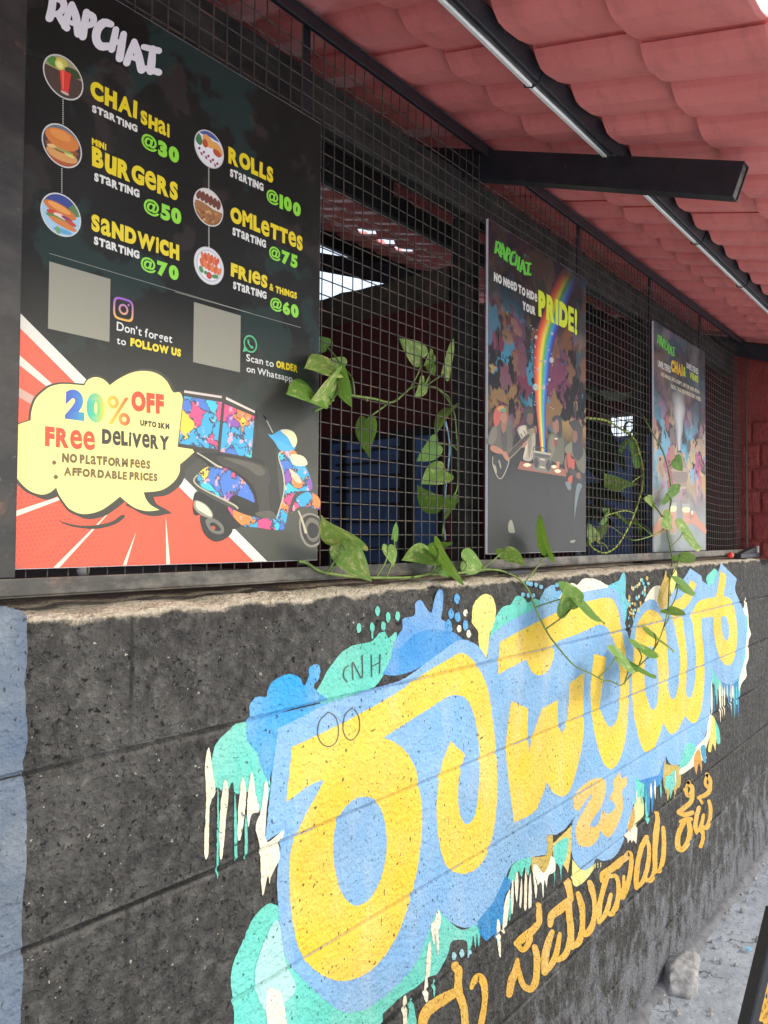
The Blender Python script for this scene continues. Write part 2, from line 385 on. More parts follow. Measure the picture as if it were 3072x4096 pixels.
bm = bmesh.new(); vs = [bm.verts.new(q) for q in ((-1.2, 1.125, .03), (4.1, 1.125, .03), (4.1, 2.95, .03), (-1.2, 2.95, .03))]; bm.faces.new(vs)
props(mesh_obj('floor', bm, simple('dark_floor', (.05,.045,.045), .6, .3, 5)), kind='structure')

bm = bmesh.new(); vs = [bm.verts.new(q) for q in ((-40, 3.06, .024), (60, 3.06, .024), (60, 60, .024), (-40, 60, .024))]; bm.faces.new(vs)
props(mesh_obj('unseen_dark_plane', bm, simple('dark_plane_brown', (.07,.06,.05), .9, .3, 3)), kind='structure')  # unseen dark plane added to cut light bounced onto the inner roof
JOINTS = [Z(.92*z) for z in (-.317, -.545, -.772, -1.0, -1.228, -1.456)]
def groove(z):
    """depth of the mortar grooves at height z"""
    for j in JOINTS:
        d = abs(z-j)
        if d < .0065: return .006*(1-d/.0065)
    return 0.
VJ = [(0, .785), (0, 1.59), (0, 2.40), (0, 3.2), (1, 1.19), (1, 2.0), (1, 2.8), (2, .80), (2, 1.6), (2, 2.4)]
# --- the block wall: a fine grid front that rolls over a chipped top edge
bm = bmesh.new()
wx = [-.6+.0125*i for i in range(int(6.2/.0125)+1)]
zs = [0.]
z = .02
while z < LEDGE-.035:
    zs.append(z); z += .0135
for j in JOINTS:
    zs = [q for q in zs if abs(q-j) > .010]+[j-.0066, j-.002, j+.002, j+.0066]
zs = sorted(q for q in zs if q >= 0)
prof = [(FACE_Y, q) for q in zs]+[(FACE_Y+.001, LEDGE-.022), (FACE_Y+.004, LEDGE-.010), (FACE_Y+.011, LEDGE-.003), (FACE_Y+.022, LEDGE), (FACE_Y+.045, LEDGE+.001), (FACE_Y+.07, LEDGE), (FACE_Y+.10, LEDGE), (FACE_Y+.2, LEDGE), (FACE_Y+.2, 0)]
grid = []
for x in wx:
    row = []
    for k, (y, q) in enumerate(prof):
        dy = groove(q) if y == FACE_Y else 0
        if y == FACE_Y: dy += max(0, .0009*noise.noise(Vector((x*5, q*5, 0))))
        dz = 0
        if y > FACE_Y and y < FACE_Y+.15:
            a = noise.fractal(Vector((x*14, y*20, 5)), 1, 2, 4)
            dz = -.004+.007*a; dy += .010*noise.fractal(Vector((x*22, q*9, 8)), 1, 2, 4)+.002
            big = noise.noise(Vector((x*3.1, 2, 0)));
            if big > .25: dz -= .012*(big-.25); dy += .010*(big-.25)
        row.append(bm.verts.new((x, y+max(0., dy), q+dz)))
    grid.append(row)
for i in range(len(wx)-1):
    for k in range(len(prof)-1): bm.faces.new((grid[i][k], grid[i+1][k], grid[i+1][k+1], grid[i][k+1]))
for e in (0, -1):
    f = bm.faces.new(grid[e])
bm.normal_update()
WALL = mesh_obj('block_wall', bm, MW, smooth=True)
props(WALL, 'low black painted block wall with a blue and yellow mural and a bare cement top', 'wall')

# --- tiled roof: sheets of pressed clay-look tiles, six waves wide, falling towards the street
SL = .351
WAVE = [(0,.0245),(.06,.0130),(.17,.0015),(.30,.0),(.62,.0062),(.82,.0150),(1,.0245)]
PW, PR, X0R, Y0R, NR = .1476, .19, 1.203, .255, 14
ROOF = thing('tiled_roof', (1.6, 1.2, Z(1.1)), 'sloping roof of dull red pressed tile sheets over the mesh screen', 'roof')
for k in range(-2, 5):
    bm = bmesh.new(); Xa = X0R+6*PW*k; cols = []
    for wv in range(6):
        for t, h in WAVE[:-1]: cols.append((Xa+(wv+t)*PW, h))
    cols.append((Xa+6*PW, WAVE[-1][1])); cols.append((Xa+6*PW+.012, .015)); cols.append((Xa+6*PW+.03, .0025))
    rows = []
    for r in range(NR):
        for f in (0, .04, .3, .65, 1.):
            y = Y0R+PR*(r+f); rows.append((y, .018*(1-f)+(.002 if f == 0 else 0), r, f))
    dip_ = lambda x: 1+.45*math.exp(-((((x-Xa)/PW) % 1.-.15)/.13)**2)
    g = [[bm.verts.new((x, y, Z(.6205+h+s*dip_(x)+SL*y-.0075*max(0, 1-(x-Xa)/.16)))) for x, h in cols] for y, s, r, f in rows]
    for j in range(len(rows)-1):
        for i in range(len(cols)-1):
            y, s, r, f = rows[j]; wv = i//6; x = cols[i][0]
            if f in (.04, .3) and r == NR-3 and 2.80 < x < 3.2 and (i % 6) in (1, 2): continue     # gaps that let daylight through
            bm.faces.new((g[j][i], g[j+1][i], g[j+1][i+1], g[j][i+1]))
    o = mesh_obj('roof_sheet', bm, MR, ROOF, smooth=False)
    for p in o.data.polygons: p.use_smooth = True
    md = o.modifiers.new('thick', 'SOLIDIFY'); md.thickness = .003; md.offset = 1
    md2 = o.modifiers.new('split', 'EDGE_SPLIT'); md2.split_angle = rad(5)

# --- rafters that carry it
def sloped(bm, x0, x1, ya, yb, c0, c1):
    """bar along the roof slope, undersides at c0 and tops at c1 above the eye, square cut ends"""
    t = Vector((0, 1, SL)).normalized(); nn = Vector((0, -SL, 1)).normalized()
    o = Vector((x0, ya, Z(c0+SL*ya))); obox(bm, o, Vector((x1-x0,0,0)), t*((yb-ya)/t.y), nn*((c1-c0)*nn.z))
for x0, y0, lab in ((-.86, .40, 'black rafter tube over the near end of the menu board'), (1.606, .412, 'black rafter tube with an open cut end jutting out beside the tall poster'), (3.97, .35, 'black rafter tube above the red wall at the far end')):
    RF = thing('rafter', (x0, y0, Z(.6+SL*y0)), lab, 'rafter', 'black rafters under the tiled roof')
    t = Vector((0,1,SL)).normalized(); nn = Vector((0,-SL,1)).normalized(); L = (1.42-y0)/t.y; wl = .0022; w0 = .034; hh = .0725*nn.z
    o = Vector((x0, y0, Z(.531+SL*y0)))
    for nm, a, b, c in (('tube_side', 0, wl, None), ('tube_side', w0-wl, w0, None)):
        bm = bmesh.new(); obox(bm, o+Vector((a,0,0)), Vector((b-a,0,0)), t*L, nn*hh); mesh_obj(nm, bm, MB, RF)
    bm = bmesh.new(); obox(bm, o+Vector((wl,0,0)), Vector((w0-2*wl,0,0)), t*L, nn*wl); mesh_obj('tube_underside', bm, MB, RF)
    bm = bmesh.new(); obox(bm, o+Vector((wl,0,0))+nn*(hh-wl), Vector((w0-2*wl,0,0)), t*L, nn*wl); mesh_obj('tube_top', bm, MB, RF)
    bm = bmesh.new()
    obox(bm, o+Vector((wl,0,0))+nn*wl+t*.0035, Vector((w0-2*wl,0,0)), t*.002, nn*(hh-2*wl)); mesh_obj('end_plug', bm, MBT, RF)
    if x0 > 0 and x0 < 3:
        for k in range(7):
            bm = bmesh.new(); bmesh.ops.create_icosphere(bm, subdivisions=1, radius=.004)
            c = Vector((x0-.0005, .655+.0055*k, Z(.604+SL*(.655+.0055*k))))
            for v in bm.verts: v.co = Vector((v.co.x*.7, v.co.y*R.uniform(.8,1.3), v.co.z*R.uniform(.7,1.2)))+c
            mesh_obj('weld_bead', bm, MBT, RF, smooth=True)
# --- purlin with its LED strip
t = Vector((0,1,SL)).normalized(); nn = Vector((0,-SL,1)).normalized()
def purlin_at(y, a, lab, x0=-1.2, x1=4.6, cb=.6045, mat=None):
    bm = bmesh.new(); o = Vector((x0, y, Z(cb+SL*y))); obox(bm, o, Vector((x1-x0,0,0)), -t*a, nn*a)
    bmesh.ops.bevel(bm, geom=bm.edges[:], offset=.002, segments=2, affect='EDGES', profile=.5)
    return props(mesh_obj('purlin', bm, mat or MB), lab, 'purlin', 'black purlins under the tiles')
purlin_at(.687, .033, 'black square purlin carrying the pale strip light')
for q, lab in (((1535, 822), 'black purlin inside the mesh screen, nearer of two under the tiles'), ((1396, 1000), 'black purlin inside the mesh screen, farther of two under the tiles')):
    p = onY(q, 1.); rr = p.z-H0; purlin_at(.60/(rr-SL), .075, lab, -1.2, 4.05, .555, MBM)
STRIP = thing('strip_light', (1.6, .66, Z(.84)), 'unlit pale strip light in jointed lengths tied along the purlin', 'strip light')
mds = simple('strip_diffuser', '#f6f6f2', .4, .05, 90)
o0 = Vector((0, .687, Z(.6045+SL*.687)))
segs = [-.9, -.3, .30, .78, 1.26, 1.74, 2.24, 2.72, 3.20, 3.68, 4.15]
for i in range(len(segs)-1):
    a, b = segs[i]+.003, segs[i+1]-.003; n = 14; bm = bmesh.new(); prev = None
    for s in range(n+1):
        f = s/n; x = a+(b-a)*f; sag = .016*math.sin(math.pi*min(1, max(0, (x-.9)/.75)))**2 if .9 < x < 1.65 else .0015*math.sin(f*math.pi)
        c = o0+Vector((x,0,0))-t*(.0125+sag*.2)-nn*(.001+sag*.25)
        ring = [bm.verts.new(c-t*u-nn*v) for u, v in ((-.0052,0),(-.0052,.0034),(-.0046,.0048),(.0046,.0048),(.0052,.0034),(.0052,0))]
        if prev:
            for q in range(6): bm.faces.new((prev[q], prev[(q+1)%6], ring[(q+1)%6], ring[q]))
        prev = ring
    mesh_obj('light_segment', bm, mds, STRIP)
    bm = bmesh.new()
    pts = [o0+Vector((b+.003,0,0))+q for q in (nn*.004+t*.0015, -nn*.0085-t*.003, -nn*.0095-t*.02, -nn*.001-t*.0345, nn*.034-t*.0345)]
    tube(bm, pts, .0016, 6); mesh_obj('cable_tie', bm, MBK, STRIP)
bm = bmesh.new(); obox(bm, o0+Vector((-.9,0,0))-t*.021-nn*.0042, Vector((5.05,0,0)), -t*.003, nn*.0040); mesh_obj('channel_lip', bm, m_steel('channel_metal', (.05,.052,.055), rough=.35), STRIP)

# --- welded mesh screen standing on the wall
SCR = thing('mesh_screen', (2.2, 1.0, LEDGE), 'rusty square wire mesh screen in a black steel frame on top of the wall', 'screen')
def part(name, mat, par, *bx, bev=.0015):
    bm = bmesh.new()
    for b in bx: box(bm, *b, bev=bev)
    return mesh_obj(name, bm, mat, par)
part('bottom_rail', MBT, SCR, (.40, 4.05, .972, 1.012, Z(-.0845), Z(-.0815)), (.40, 4.05, .970, .973, Z(-.0815), Z(-.0590)))
part('top_rail', MB, SCR, (.40, 4.05, .972, 1.010, Z(.9515), Z(.9545)), (.40, 4.05, .975, .979, Z(.928), Z(.9515)))
part('end_stile', MBS, SCR, (.418, .4655, .972, .976, Z(-.0585), Z(.927)), (.415, .4175, .972, 1.012, Z(-.0585), Z(.927)))
part('end_stile', MBG, SCR, (4.012, 4.04, .974, .978, Z(-.0585), Z(.927)))
for x in (1.008, 2.19, 2.80, 3.40):
    part('upright', MB, SCR, (x-.010, x+.010, 1.006, 1.011, Z(-.0585), Z(.95)))
bm = bmesh.new(); x = .492
dip = lambda x, z: .003*noise.noise(Vector((x*1.7, z*1.3, 2)))
while x < 4.01:
    pts = [(x+.0016*noise.noise(Vector((x*40, q*2, 0))), 1.0+dip(x, q), Z(-.06+q)) for q in [i*.1 for i in range(11)]]
    tube(bm, pts, .0013, 6, False); x += .0293
z = -.031
while z < .925:
    pts = [(q, 1.0026+dip(q, z+.06), Z(z)+.0022*noise.noise(Vector((q*1.4, z*6, 7)))-(.010*math.sin((q-3.45)/.57*math.pi) if q > 3.45 else 0)) for q in [.466+i*.0888 for i in range(41)]]
    tube(bm, pts, .0013, 6, False); z += .0303
mesh_obj('wire_mesh', bm, MWI, SCR, smooth=True)

# --- steel frame of the building behind the screen
def bar(name, mat, label, cat, *bx, bev=.003, group=None):
    bm = bmesh.new()
    for b in bx: box(bm, *b, bev=bev)
    return props(mesh_obj(name, bm, mat), label, cat, group)
bar('steel_beam', MBG, 'long dusty black beam running level behind the top of the mesh', 'beam', (-1.15, 4.08, 1.05, 1.09, Z(.815), Z(.912)))
bar('steel_beam', MBM, 'short black beam under the tiles deeper behind the mesh', 'beam', (-1.15, 1.595, 1.26, 1.31, Z(.885), Z(1.0)))
bar('steel_post', MBG, 'dusty black steel post behind the mesh beside the tall poster', 'post', (1.632, 1.682, 1.048, 1.098, 0., Z(.814)))
bar('steel_post', MBG, 'dusty black steel post behind the mesh at the far board', 'post', (2.835, 2.875, 1.048, 1.088, 0., Z(.814)))
# --- rooms behind
CW = thing('partition_wall', (1.66, 1.8, 0), 'dark maroon partition wall with a blue window behind the mesh', 'wall')
part('wall_body', MMA, CW, (1.625, 1.74, 1.10, 1.5, 0, Z(.60)), (1.625, 1.74, 1.5, 2.6, 0, Z(.60)), bev=0)
bm = bmesh.new(); n = 40
for i in range(n+1):
    y = 1.102+1.49*i/n; hz = .69+.006*noise.noise(Vector((y*14, 0, 1)))
    vs = [bm.verts.new((xx, y, zz)) for xx, zz in ((1.6265, Z(.601)), (1.7385, Z(.601)), (1.7385, Z(hz)), (1.6265+.005*noise.noise(Vector((y*20,4,0))), Z(hz)))]
    if i:
        for q in range(4): bm.faces.new((pv[q], pv[(q+1)%4], vs[(q+1)%4], vs[q]))
    pv = vs
mesh_obj('rough_top', bm, MST2, CW)
for y0, y1, bars in ((1.225, 1.515, True), (1.105, 1.218, False)):
    wz0, wz1 = -.30, .279
    wn = part('window', MBK, CW, (1.606, 1.624, y0, y0+.018, Z(wz0), Z(wz1)), (1.606, 1.624, y1-.018, y1, Z(wz0), Z(wz1)), (1.606, 1.624, y0+.018, y1-.018, Z(wz1-.02), Z(wz1)), (1.606, 1.624, y0+.018, y1-.018, Z(wz0), Z(wz0+.02)))
    q = part('pane', MBL, None, (1.616, 1.623, y0+.0185, y1-.0185, Z(wz0+.0205), Z(wz1-.0205)), bev=0); q.parent = wn; q.matrix_parent_inverse = Matrix()
    bm = bmesh.new()
    if bars:
        for zz in (.232, .195, .159, .12, .082, .034, -.002, -.038, -.08, -.12, -.16, -.2, -.24):
            box(bm, 1.608, 1.6155, y0+.019, y1-.04, Z(zz-.003), Z(zz+.003))
        box(bm, 1.608, 1.6155, y1-.075, y1-.06, Z(wz0+.021), Z(wz1-.021))
    box(bm, 1.6175 if not bars else 1.6176, 1.6195, y0+.019, y0+.026, Z(wz0+.021), Z(wz1-.021))
    q = mesh_obj('grille', bm, MBK, wn); q.parent = wn; q.matrix_parent_inverse = Matrix()
bm = bmesh.new(); sloped(bm, 1.63, 1.67, 1.12, 2.75, .232, .282)
props(mesh_obj('inner_rafter', bm, MB), 'black sloping bar just above the rough top of the maroon wall', 'rafter')
bar('back_wall', MMA, 'dark maroon back wall of the near room seen through the mesh', 'wall', (-1.2, 1.62, 2.62, 2.74, 0, Z(1.5)), bev=0)
bar('side_wall', MMA, 'dark maroon side wall behind the near end of the mesh', 'wall', (-1.32, -1.2, 1.12, 2.74, 0, Z(1.45)), bev=0)
bar('back_wall', MDK, 'dark back wall of the far room behind the hanging leaves', 'wall', (1.745, 4.3, 2.95, 3.05, 0, Z(1.25)), bev=0)
EW = thing('end_wall', (4.16, 2., 0), 'dark end wall with a bright barred opening above a blue panel', 'wall')
part('wall_body', MMA, EW, (4.10, 4.25, 1.06, 1.495, 0, Z(1.0)), (4.10, 4.25, 1.755, 2.945, 0, Z(1.45)), (4.10, 4.25, 1.495, 1.755, 0, Z(.545)), (4.10, 4.25, 1.495, 1.755, Z(.678), Z(1.2)), bev=0)
part('blue_panel', simple('blue_panel_paint', (.10,.19,.42), .5, .25, 6), EW, (4.085, 4.098, 1.30, 1.90, .3, Z(.548)), bev=.002)
bm = bmesh.new()
for i in range(5): tube(bm, [(4.16, 1.52+.055*i, Z(.54)), (4.16, 1.52+.055*i, Z(.685))], .003, 5)
for i in range(3): tube(bm, [(4.163, 1.48, Z(.575+.035*i)), (4.163, 1.77, Z(.575+.035*i))], .003, 5)
mesh_obj('grille', bm, MBK, EW)
bm = bmesh.new(); cc = onX(full('J', 640, 470), 3.9); pts = []
for i in range(150):
    a = i*.38; r_ = .026+.004*noise.noise(Vector((i*.3,0,0))); pts.append(cc+Vector((.012*math.sin(i*.21), r_*math.cos(a), r_*1.15*math.sin(a))))
tube(bm, pts, .0016, 5); tube(bm, [cc+Vector((0,0,.03)), cc+Vector((.01,.01,.2)), cc+Vector((.02,.04,.45)), Vector((3.95,cc.y+.05,Z(1.02)))], .0016, 5)
props(mesh_obj('wire_coil', bm, MBK, smooth=True), 'coil of black wire hanging in front of the bright barred opening', 'wire coil')
# --- red pier at the far end
RW = thing('red_block_wall', (4.2, .98, LEDGE), 'brick red plastered wall of raised blocks at the far end of the ledge', 'wall')
part('wall_body', MRW, RW, (4.105, 4.32, .875, 1.055, LEDGE-.01, Z(.95)), bev=0)
zz = [-.10, -.02, .112, .228, .342, .46, .575]
for i in range(6):
    a, b = zz[i], zz[i+1]
    if i % 2: cells = [(.875, .965), (.975, 1.053)]
    else: cells = [(.875, .925), (.935, 1.03)]
    for y0, y1 in cells:
        bm = bmesh.new(); box(bm, 4.094, 4.1045, y0, y1, Z(a+.008), Z(b-.006), bev=.004)
        bmesh.ops.subdivide_edges(bm, edges=bm.edges[:], cuts=3, use_grid_fill=True)
        for v in bm.verts: v.co += .003*Vector((noise.noise(v.co*30), noise.noise(v.co*30+Vector((5,0,0))), noise.noise(v.co*30+Vector((9,0,0)))))
        mesh_obj('raised_block', bm, MRW, RW, smooth=True)
bm = bmesh.new()
for s in range(2):
    p0 = Vector((3.96, .968, Z(.93-.02*s))); pts = [p0+Vector((.02*i, -.016*i, -.006*i*(1-s)+.012*math.sin(i*1.1+s)-.01*s*i)) for i in range(9)]
    tube(bm, pts, .0022, 5)
props(mesh_obj('loose_wire', bm, simple('red_wire', '#6b2f28', .5)), 'loose reddish wires at the corner above the red wall', 'wire')

# dust and crumbled render heaped along the foot of the wall
bm = bmesh.new(); pv = None
for i in range(440):
    x = -.5+.0138*i; a = .5+.5*noise.fractal(Vector((x*3, 1, 0)), 1, 2, 5); b = .5+.5*noise.fractal(Vector((x*7, 5, 0)), 1, 2, 5)
    hz = .006+.018*a*a; wd = .02+.05*b
    vs = [bm.verts.new(q) for q in ((x, FACE_Y+.008, hz+.006), (x, FACE_Y-.25*wd, hz*.55+.012), (x, FACE_Y-.6*wd, hz*.2+.012), (x, FACE_Y-wd, -.012))]
    if pv:
        for q in range(3): bm.faces.new((pv[q], pv[q+1], vs[q+1], vs[q]))
    pv = vs
props(mesh_obj('wall_foot_dust', bm, simple('grey_dust', (.17,.172,.18), .9, .4, 25, .8), smooth=True), 'grey dust and crumbled render heaped along the foot of the wall', 'dust', kind='stuff')
# ================================================================== flat painted shapes
def tess(outer, holes):
    loops = [[Vector((x, y, 0)) for x, y in outer]]+[[Vector((x, y, 0)) for x, y in h] for h in holes]
    flat = [p for l in loops for p in l]
    return flat, tessellate_polygon(loops)
def roughen(pts, step, amp, seed):
    out = []; N = len(pts)
    for i in range(N):
        a, b = pts[i], pts[(i+1) % N]; d = math.hypot(b[0]-a[0], b[1]-a[1]); n = max(1, min(40, int(d/step)))
        for k in range(n):
            t_ = k/n; x = a[0]+(b[0]-a[0])*t_; y = a[1]+(b[1]-a[1])*t_
            x += amp*noise.noise(Vector((x*260, y*260, seed))); y += amp*noise.noise(Vector((x*260, y*260, seed+9))); out.append((x, y))
    return out
def add_poly(bm, col, outer, holes, Y, color, grad=None):
    try: flat_, tris = tess(outer, holes)
    except Exception as e: print('tess fail', e); return
    vs = [bm.verts.new((p.x, Y, p.y)) for p in flat_]
    for t_ in tris:
        a, b, c = (vs[i] for i in t_)
        n_ = (b.co-a.co).cross(c.co-a.co)
        if n_.length < 1e-12: continue
        try: f = bm.faces.new((a, b, c) if n_.y < 0 else (a, c, b))
        except ValueError: continue
        for l in f.loops: l[col] = (*((grad(l.vert.co) if grad else color)), 1)
def newflat():
    bm = bmesh.new(); return bm, bm.loops.layers.float_color.new('print')
def toXZ(q, Y):
    p = onY(q, Y); return (p.x, p.z)
def shape(s, Y, v=None, n=5, smooth=True):
    p = parse(s, v)
    q = smooth_closed(p, n) if smooth else [(a[0], a[1]) for a in p]
    return [toXZ(a, Y) for a in q]
def ribbon_pts(s, v=None, n=6):
    return smooth_open([(a[0], a[1], a[3]) for a in parse(s, v)], n)
def add_ribbon(bm, col, c, Y, color, cap=True, w=None):
    """brush stroke: centre line c of (x, y, width) in photo pixels, laid on the plane at depth Y"""
    pts = [(a[0], a[1], (w or a[2])/2) for a in c]; N = len(pts); Ls, Rs = [], []
    for i in range(N):
        a, b = pts[max(i-1,0)], pts[min(i+1,N-1)]; dx, dy = b[0]-a[0], b[1]-a[1]; d = math.hypot(dx, dy) or 1
        nx, ny = -dy/d, dx/d; r_ = pts[i][2]
        Ls.append((pts[i][0]+nx*r_, pts[i][1]+ny*r_)); Rs.append((pts[i][0]-nx*r_, pts[i][1]-ny*r_))
    def face(ps):
        vs = [bm.verts.new((*(lambda q: (q[0], Y, q[1]))(toXZ(p, Y)),)) for p in ps]
        try: f = bm.faces.new(vs)
        except ValueError: return
        f.normal_update()
        if f.normal.y > 0: f.normal_flip()
        for l in f.loops: l[col] = (*color, 1)
    for i in range(N-1): face([Ls[i], Ls[i+1], Rs[i+1], Rs[i]])
    if cap:
        for e, sg in ((0, -1), (N-1, 1)):
            a, b = (pts[0], pts[1]) if e == 0 else (pts[-2], pts[-1]); ang = math.atan2(b[1]-a[1], b[0]-a[0]); r_ = pts[e][2]
            fan = [(pts[e][0]+r_*math.cos(ang+(math.pi/2+math.pi*k/6)*1+(math.pi if sg > 0 else 0)), pts[e][1]+r_*math.sin(ang+(math.pi/2+math.pi*k/6)+(math.pi if sg > 0 else 0))) for k in range(7)]
            face(fan)
def finish_mural(name, bm, lay, par=None):
    for j in JOINTS:
        for d in (-.0066, -.002, .002, .0066):
            bmesh.ops.bisect_plane(bm, geom=bm.verts[:]+bm.edges[:]+bm.faces[:], plane_co=(0,0,j+d), plane_no=(0,0,1))
    for v in bm.verts: v.co.y = v.co.y+groove(v.co.z)
    return mesh_obj(name, bm, MM, par or WALL)
WALL.location = (0,0,0)
LAY = .0002
def mural(name, layer, items):
    """items: (colour, outline, holes)"""
    bm, col = newflat(); Y = FACE_Y-.0004-LAY*layer
    for i, it in enumerate(items):
        Y = FACE_Y-.0004-LAY*layer-.00002*i
        o = roughen(shape(it[1], Y), .006, .0016, i); hs = [roughen(shape(h, Y), .006, .0014, i+50) for h in (it[2] if len(it) > 2 else [])]
        c = lin(it[0]); add_poly(bm, col, o, hs, Y, c)
    return finish_mural(name, bm, layer)
SKY_, YEL, TEAL, BLU, DBL, WHI, LYE, MUS, CYA, GLD = '#7fb2e2', '#f1cc40', '#5fd0c2', '#4f9bdc', '#1f86c8', '#efe9d2', '#ece079', '#c4a94a', '#5cc4de', '#e2b03c'
mural('grey_paint_band', 0, [('#5a6d84', 'L:-160,262! 30,262! 100,285! 125,310! 128,480! 115,620! 128,900! 105,990! 125,1230! 122,1500! 100,1700! 108,2000! 95,2212! 95,2400! -160,2400!')])
# --- splashes under the lettering
mural('paint_splash', 1, [
 (TEAL, 'A:60,900 75,840 110,795 170,745 220,722 245,740 250,830 300,880 330,960 345,1010 340,1080 305,1205 285,1120 240,1070 175,1075 160,1020 130,1070 90,1050 60,1035 50,960'),
 (TEAL, 'A:570,575! 630,470 690,390 760,345 840,330 880,290 910,280 930,310 965,280 970,330 950,400 910,480 850,560 720,640 620,650'),
 (TEAL, 'F:90,790! 118,640 160,480 210,390 250,360 300,345 330,290 370,275 410,300 440,335 490,300 560,330 600,380 480,430 320,520 150,620 130,700'),
 (TEAL, 'C:1050,300 1060,250 1100,210 1130,185 1160,210 1180,270 1150,370 1080,360'),
 (TEAL, 'A:400,1660 340,1620 270,1680 230,1760 200,1830 165,1910 150,1990 160,2070 165,2130 170,2300! 900,2300! 900,2050! 500,1980! 430,1850!'),
 (TEAL, 'D:530,690! 640,820 740,870 880,800 875,890 860,1010 845,900 835,1020 815,920 800,1000 770,1060 755,960 640,965 600,1080 520,1230 440,1260 360,1330 200,1440 0,1620 -200,1750! -100,1480! 150,1330 260,1220 400,960 480,760'),
 (TEAL, 'C:1400,560! 1450,640 1465,760 1455,900 1435,1080 1400,1200 1370,1290 1385,1400 1360,1510 1340,1520 1310,1430 1290,1450 1240,1425 1200,1445 1170,1385 1130,1335 1100,1280 1090,1100 1250,1100 1380,900'),
 (TEAL, 'D:1090,470! 1115,400 1140,335 1200,290 1310,260 1320,360 1290,330 1270,420 1240,350 1215,430 1190,380 1160,470'),
 (TEAL, 'E:690,520! 800,600 810,750 825,880 805,925 790,825 775,700 690,760'),
])
mural('paint_splash', 2, [
 ('#2f9fe0', 'A:245,690 245,640 280,600 325,600 340,550 380,510 440,488 490,505 512,545 535,500 540,455 575,440 592,460 585,510 560,545 575,570 640,640 500,720 400,800 375,880 345,1000 330,1010 295,920 280,870 235,820 230,750'),
 ('#2f93dd', 'A:900,490! 940,410 955,340 1000,270 1100,262 1180,258 1262,290 1290,340 1150,420 1000,490'),
 ('#5d9fe0', 'A:950,345 995,270 1000,215 1055,200 1060,140 1090,125 1115,165 1140,185 1150,140 1165,90 1185,68 1198,90 1195,170 1190,215 1225,235 1240,275 1150,268 1060,290 985,360'),
 (LYE, 'A:1340,210 1350,140 1400,95 1440,110 1458,170 1448,240 1428,290 1420,360 1412,405! 1390,420! 1372,330 1370,280 1342,240'),
 ('#6fb4e6', 'F:530,340 570,240 610,200 660,185 672,235 715,235 720,310 650,370 560,390'),
 (WHI, 'F:690,320 740,230 800,170 850,185 890,140 960,130 1030,150 1080,180 1130,210 1120,260 1000,260 880,290 760,320'),
 (CYA, 'F:1100,200 1190,150 1215,100 1240,85 1252,170 1250,290 1295,340 1262,385 1255,450 1240,520 1230,600 1200,420 1160,250'),
 (WHI, 'C:440,510 510,380 580,350 610,400 590,560 520,540'),
 (MUS, 'C:570,520 590,380 630,280 650,200 662,270 690,290 690,560 640,620'),
 (LYE, 'C:690,350 720,220 742,185 762,240 745,340 715,460'),
 ('#f4f1dd', 'C:1435,465 1450,540 1465,640 1470,750 1490,830 1467,900 1468,1060 1442,1150 1446,1250 1400,1315 1375,1390 1372,1290 1405,1180 1435,1060 1445,900 1455,750 1450,660 1412,610 1428,530'),
 (DBL, 'C:1200,1300! 1290,1330 1370,1280! 1345,1365 1325,1480 1310,1370 1300,1650 1285,1420 1265,1390 1240,1400 1215,1375'),
 (DBL, 'D:1075,430! 1120,450 1120,520 1075,600 1062,800 1040,860 1030,1060 1010,960 990,905 960,930 920,960 865,890 850,800! 980,640! 1040,520!'),
 (DBL, 'E:965,350! 955,470 915,590 868,640 855,780 845,830 832,700 822,860 805,790 795,620 735,565! 900,520!'),
 ('#e8e29a', 'E:690,790 760,690 778,840 720,910 640,970'), ('#c79b3e', 'E:640,985 690,790 705,900'),
 (WHI, 'E:620,1015 660,975 722,930 716,1090! 690,1060 680,1085! 665,1055 645,1085! 640,1050'),
 (MUS, 'E:955,370! 970,430 1075,450 1082,600 1050,640 1040,720! 1020,630 1000,640 975,760! 965,650 945,620 940,505'),
 ('#6fd0c0', 'E:955,545 990,520 1040,475 1048,580 1020,640 1000,700 985,640 965,620'),
 (WHI, 'E:1340,-10! 1352,60 1330,190 1292,310 1300,380! 1230,420 1160,470 1100,510 1070,505 1100,420! 1200,300 1290,200 1310,90'),
 ('#e6d56a', 'E:1340,30 1372,70 1380,200 1372,320! 1350,260 1335,330! 1310,310 1330,180'),
 (TEAL, 'E:1365,50! 1402,140 1412,250 1385,250 1375,150'), ('#66cdbd', 'E:1065,470! 1130,260 1210,290 1175,380 1130,440'), ('#d69a3a', 'E:1200,350 1240,310 1260,430 1255,500! 1235,420 1215,520! 1195,440'),
 ('#3f9fc0', 'E:1250,290 1290,280 1295,420! 1270,400'),
 ('#e9e58c', 'E:185,1220! 280,1310 380,1250 330,1350 250,1430 190,1420'),
 (MUS, 'D:1300,265! 1420,245 1425,100 1450,82 1475,92 1472,230 1450,380 1400,390 1310,400'), ('#d8c05e', 'D:1470,160! 1590,45 1630,0! 1625,220 1600,400! 1560,330 1490,300'),
 (TEAL, 'D:1478,190 1520,140 1605,108 1585,270 1550,350 1545,470! 1530,350 1500,330 1488,500! 1482,280'),
 ('#f2efdb', 'D:1312,350 1340,330 1400,395 1440,330 1462,260 1490,290 1495,380 1440,420 1425,520! 1405,460 1395,640! 1380,480 1350,500! 1335,440 1318,500!'),
 ('#a8dcd8', 'A:300,1850 380,1700 420,1900 470,2050 330,2150 270,2000'),
])
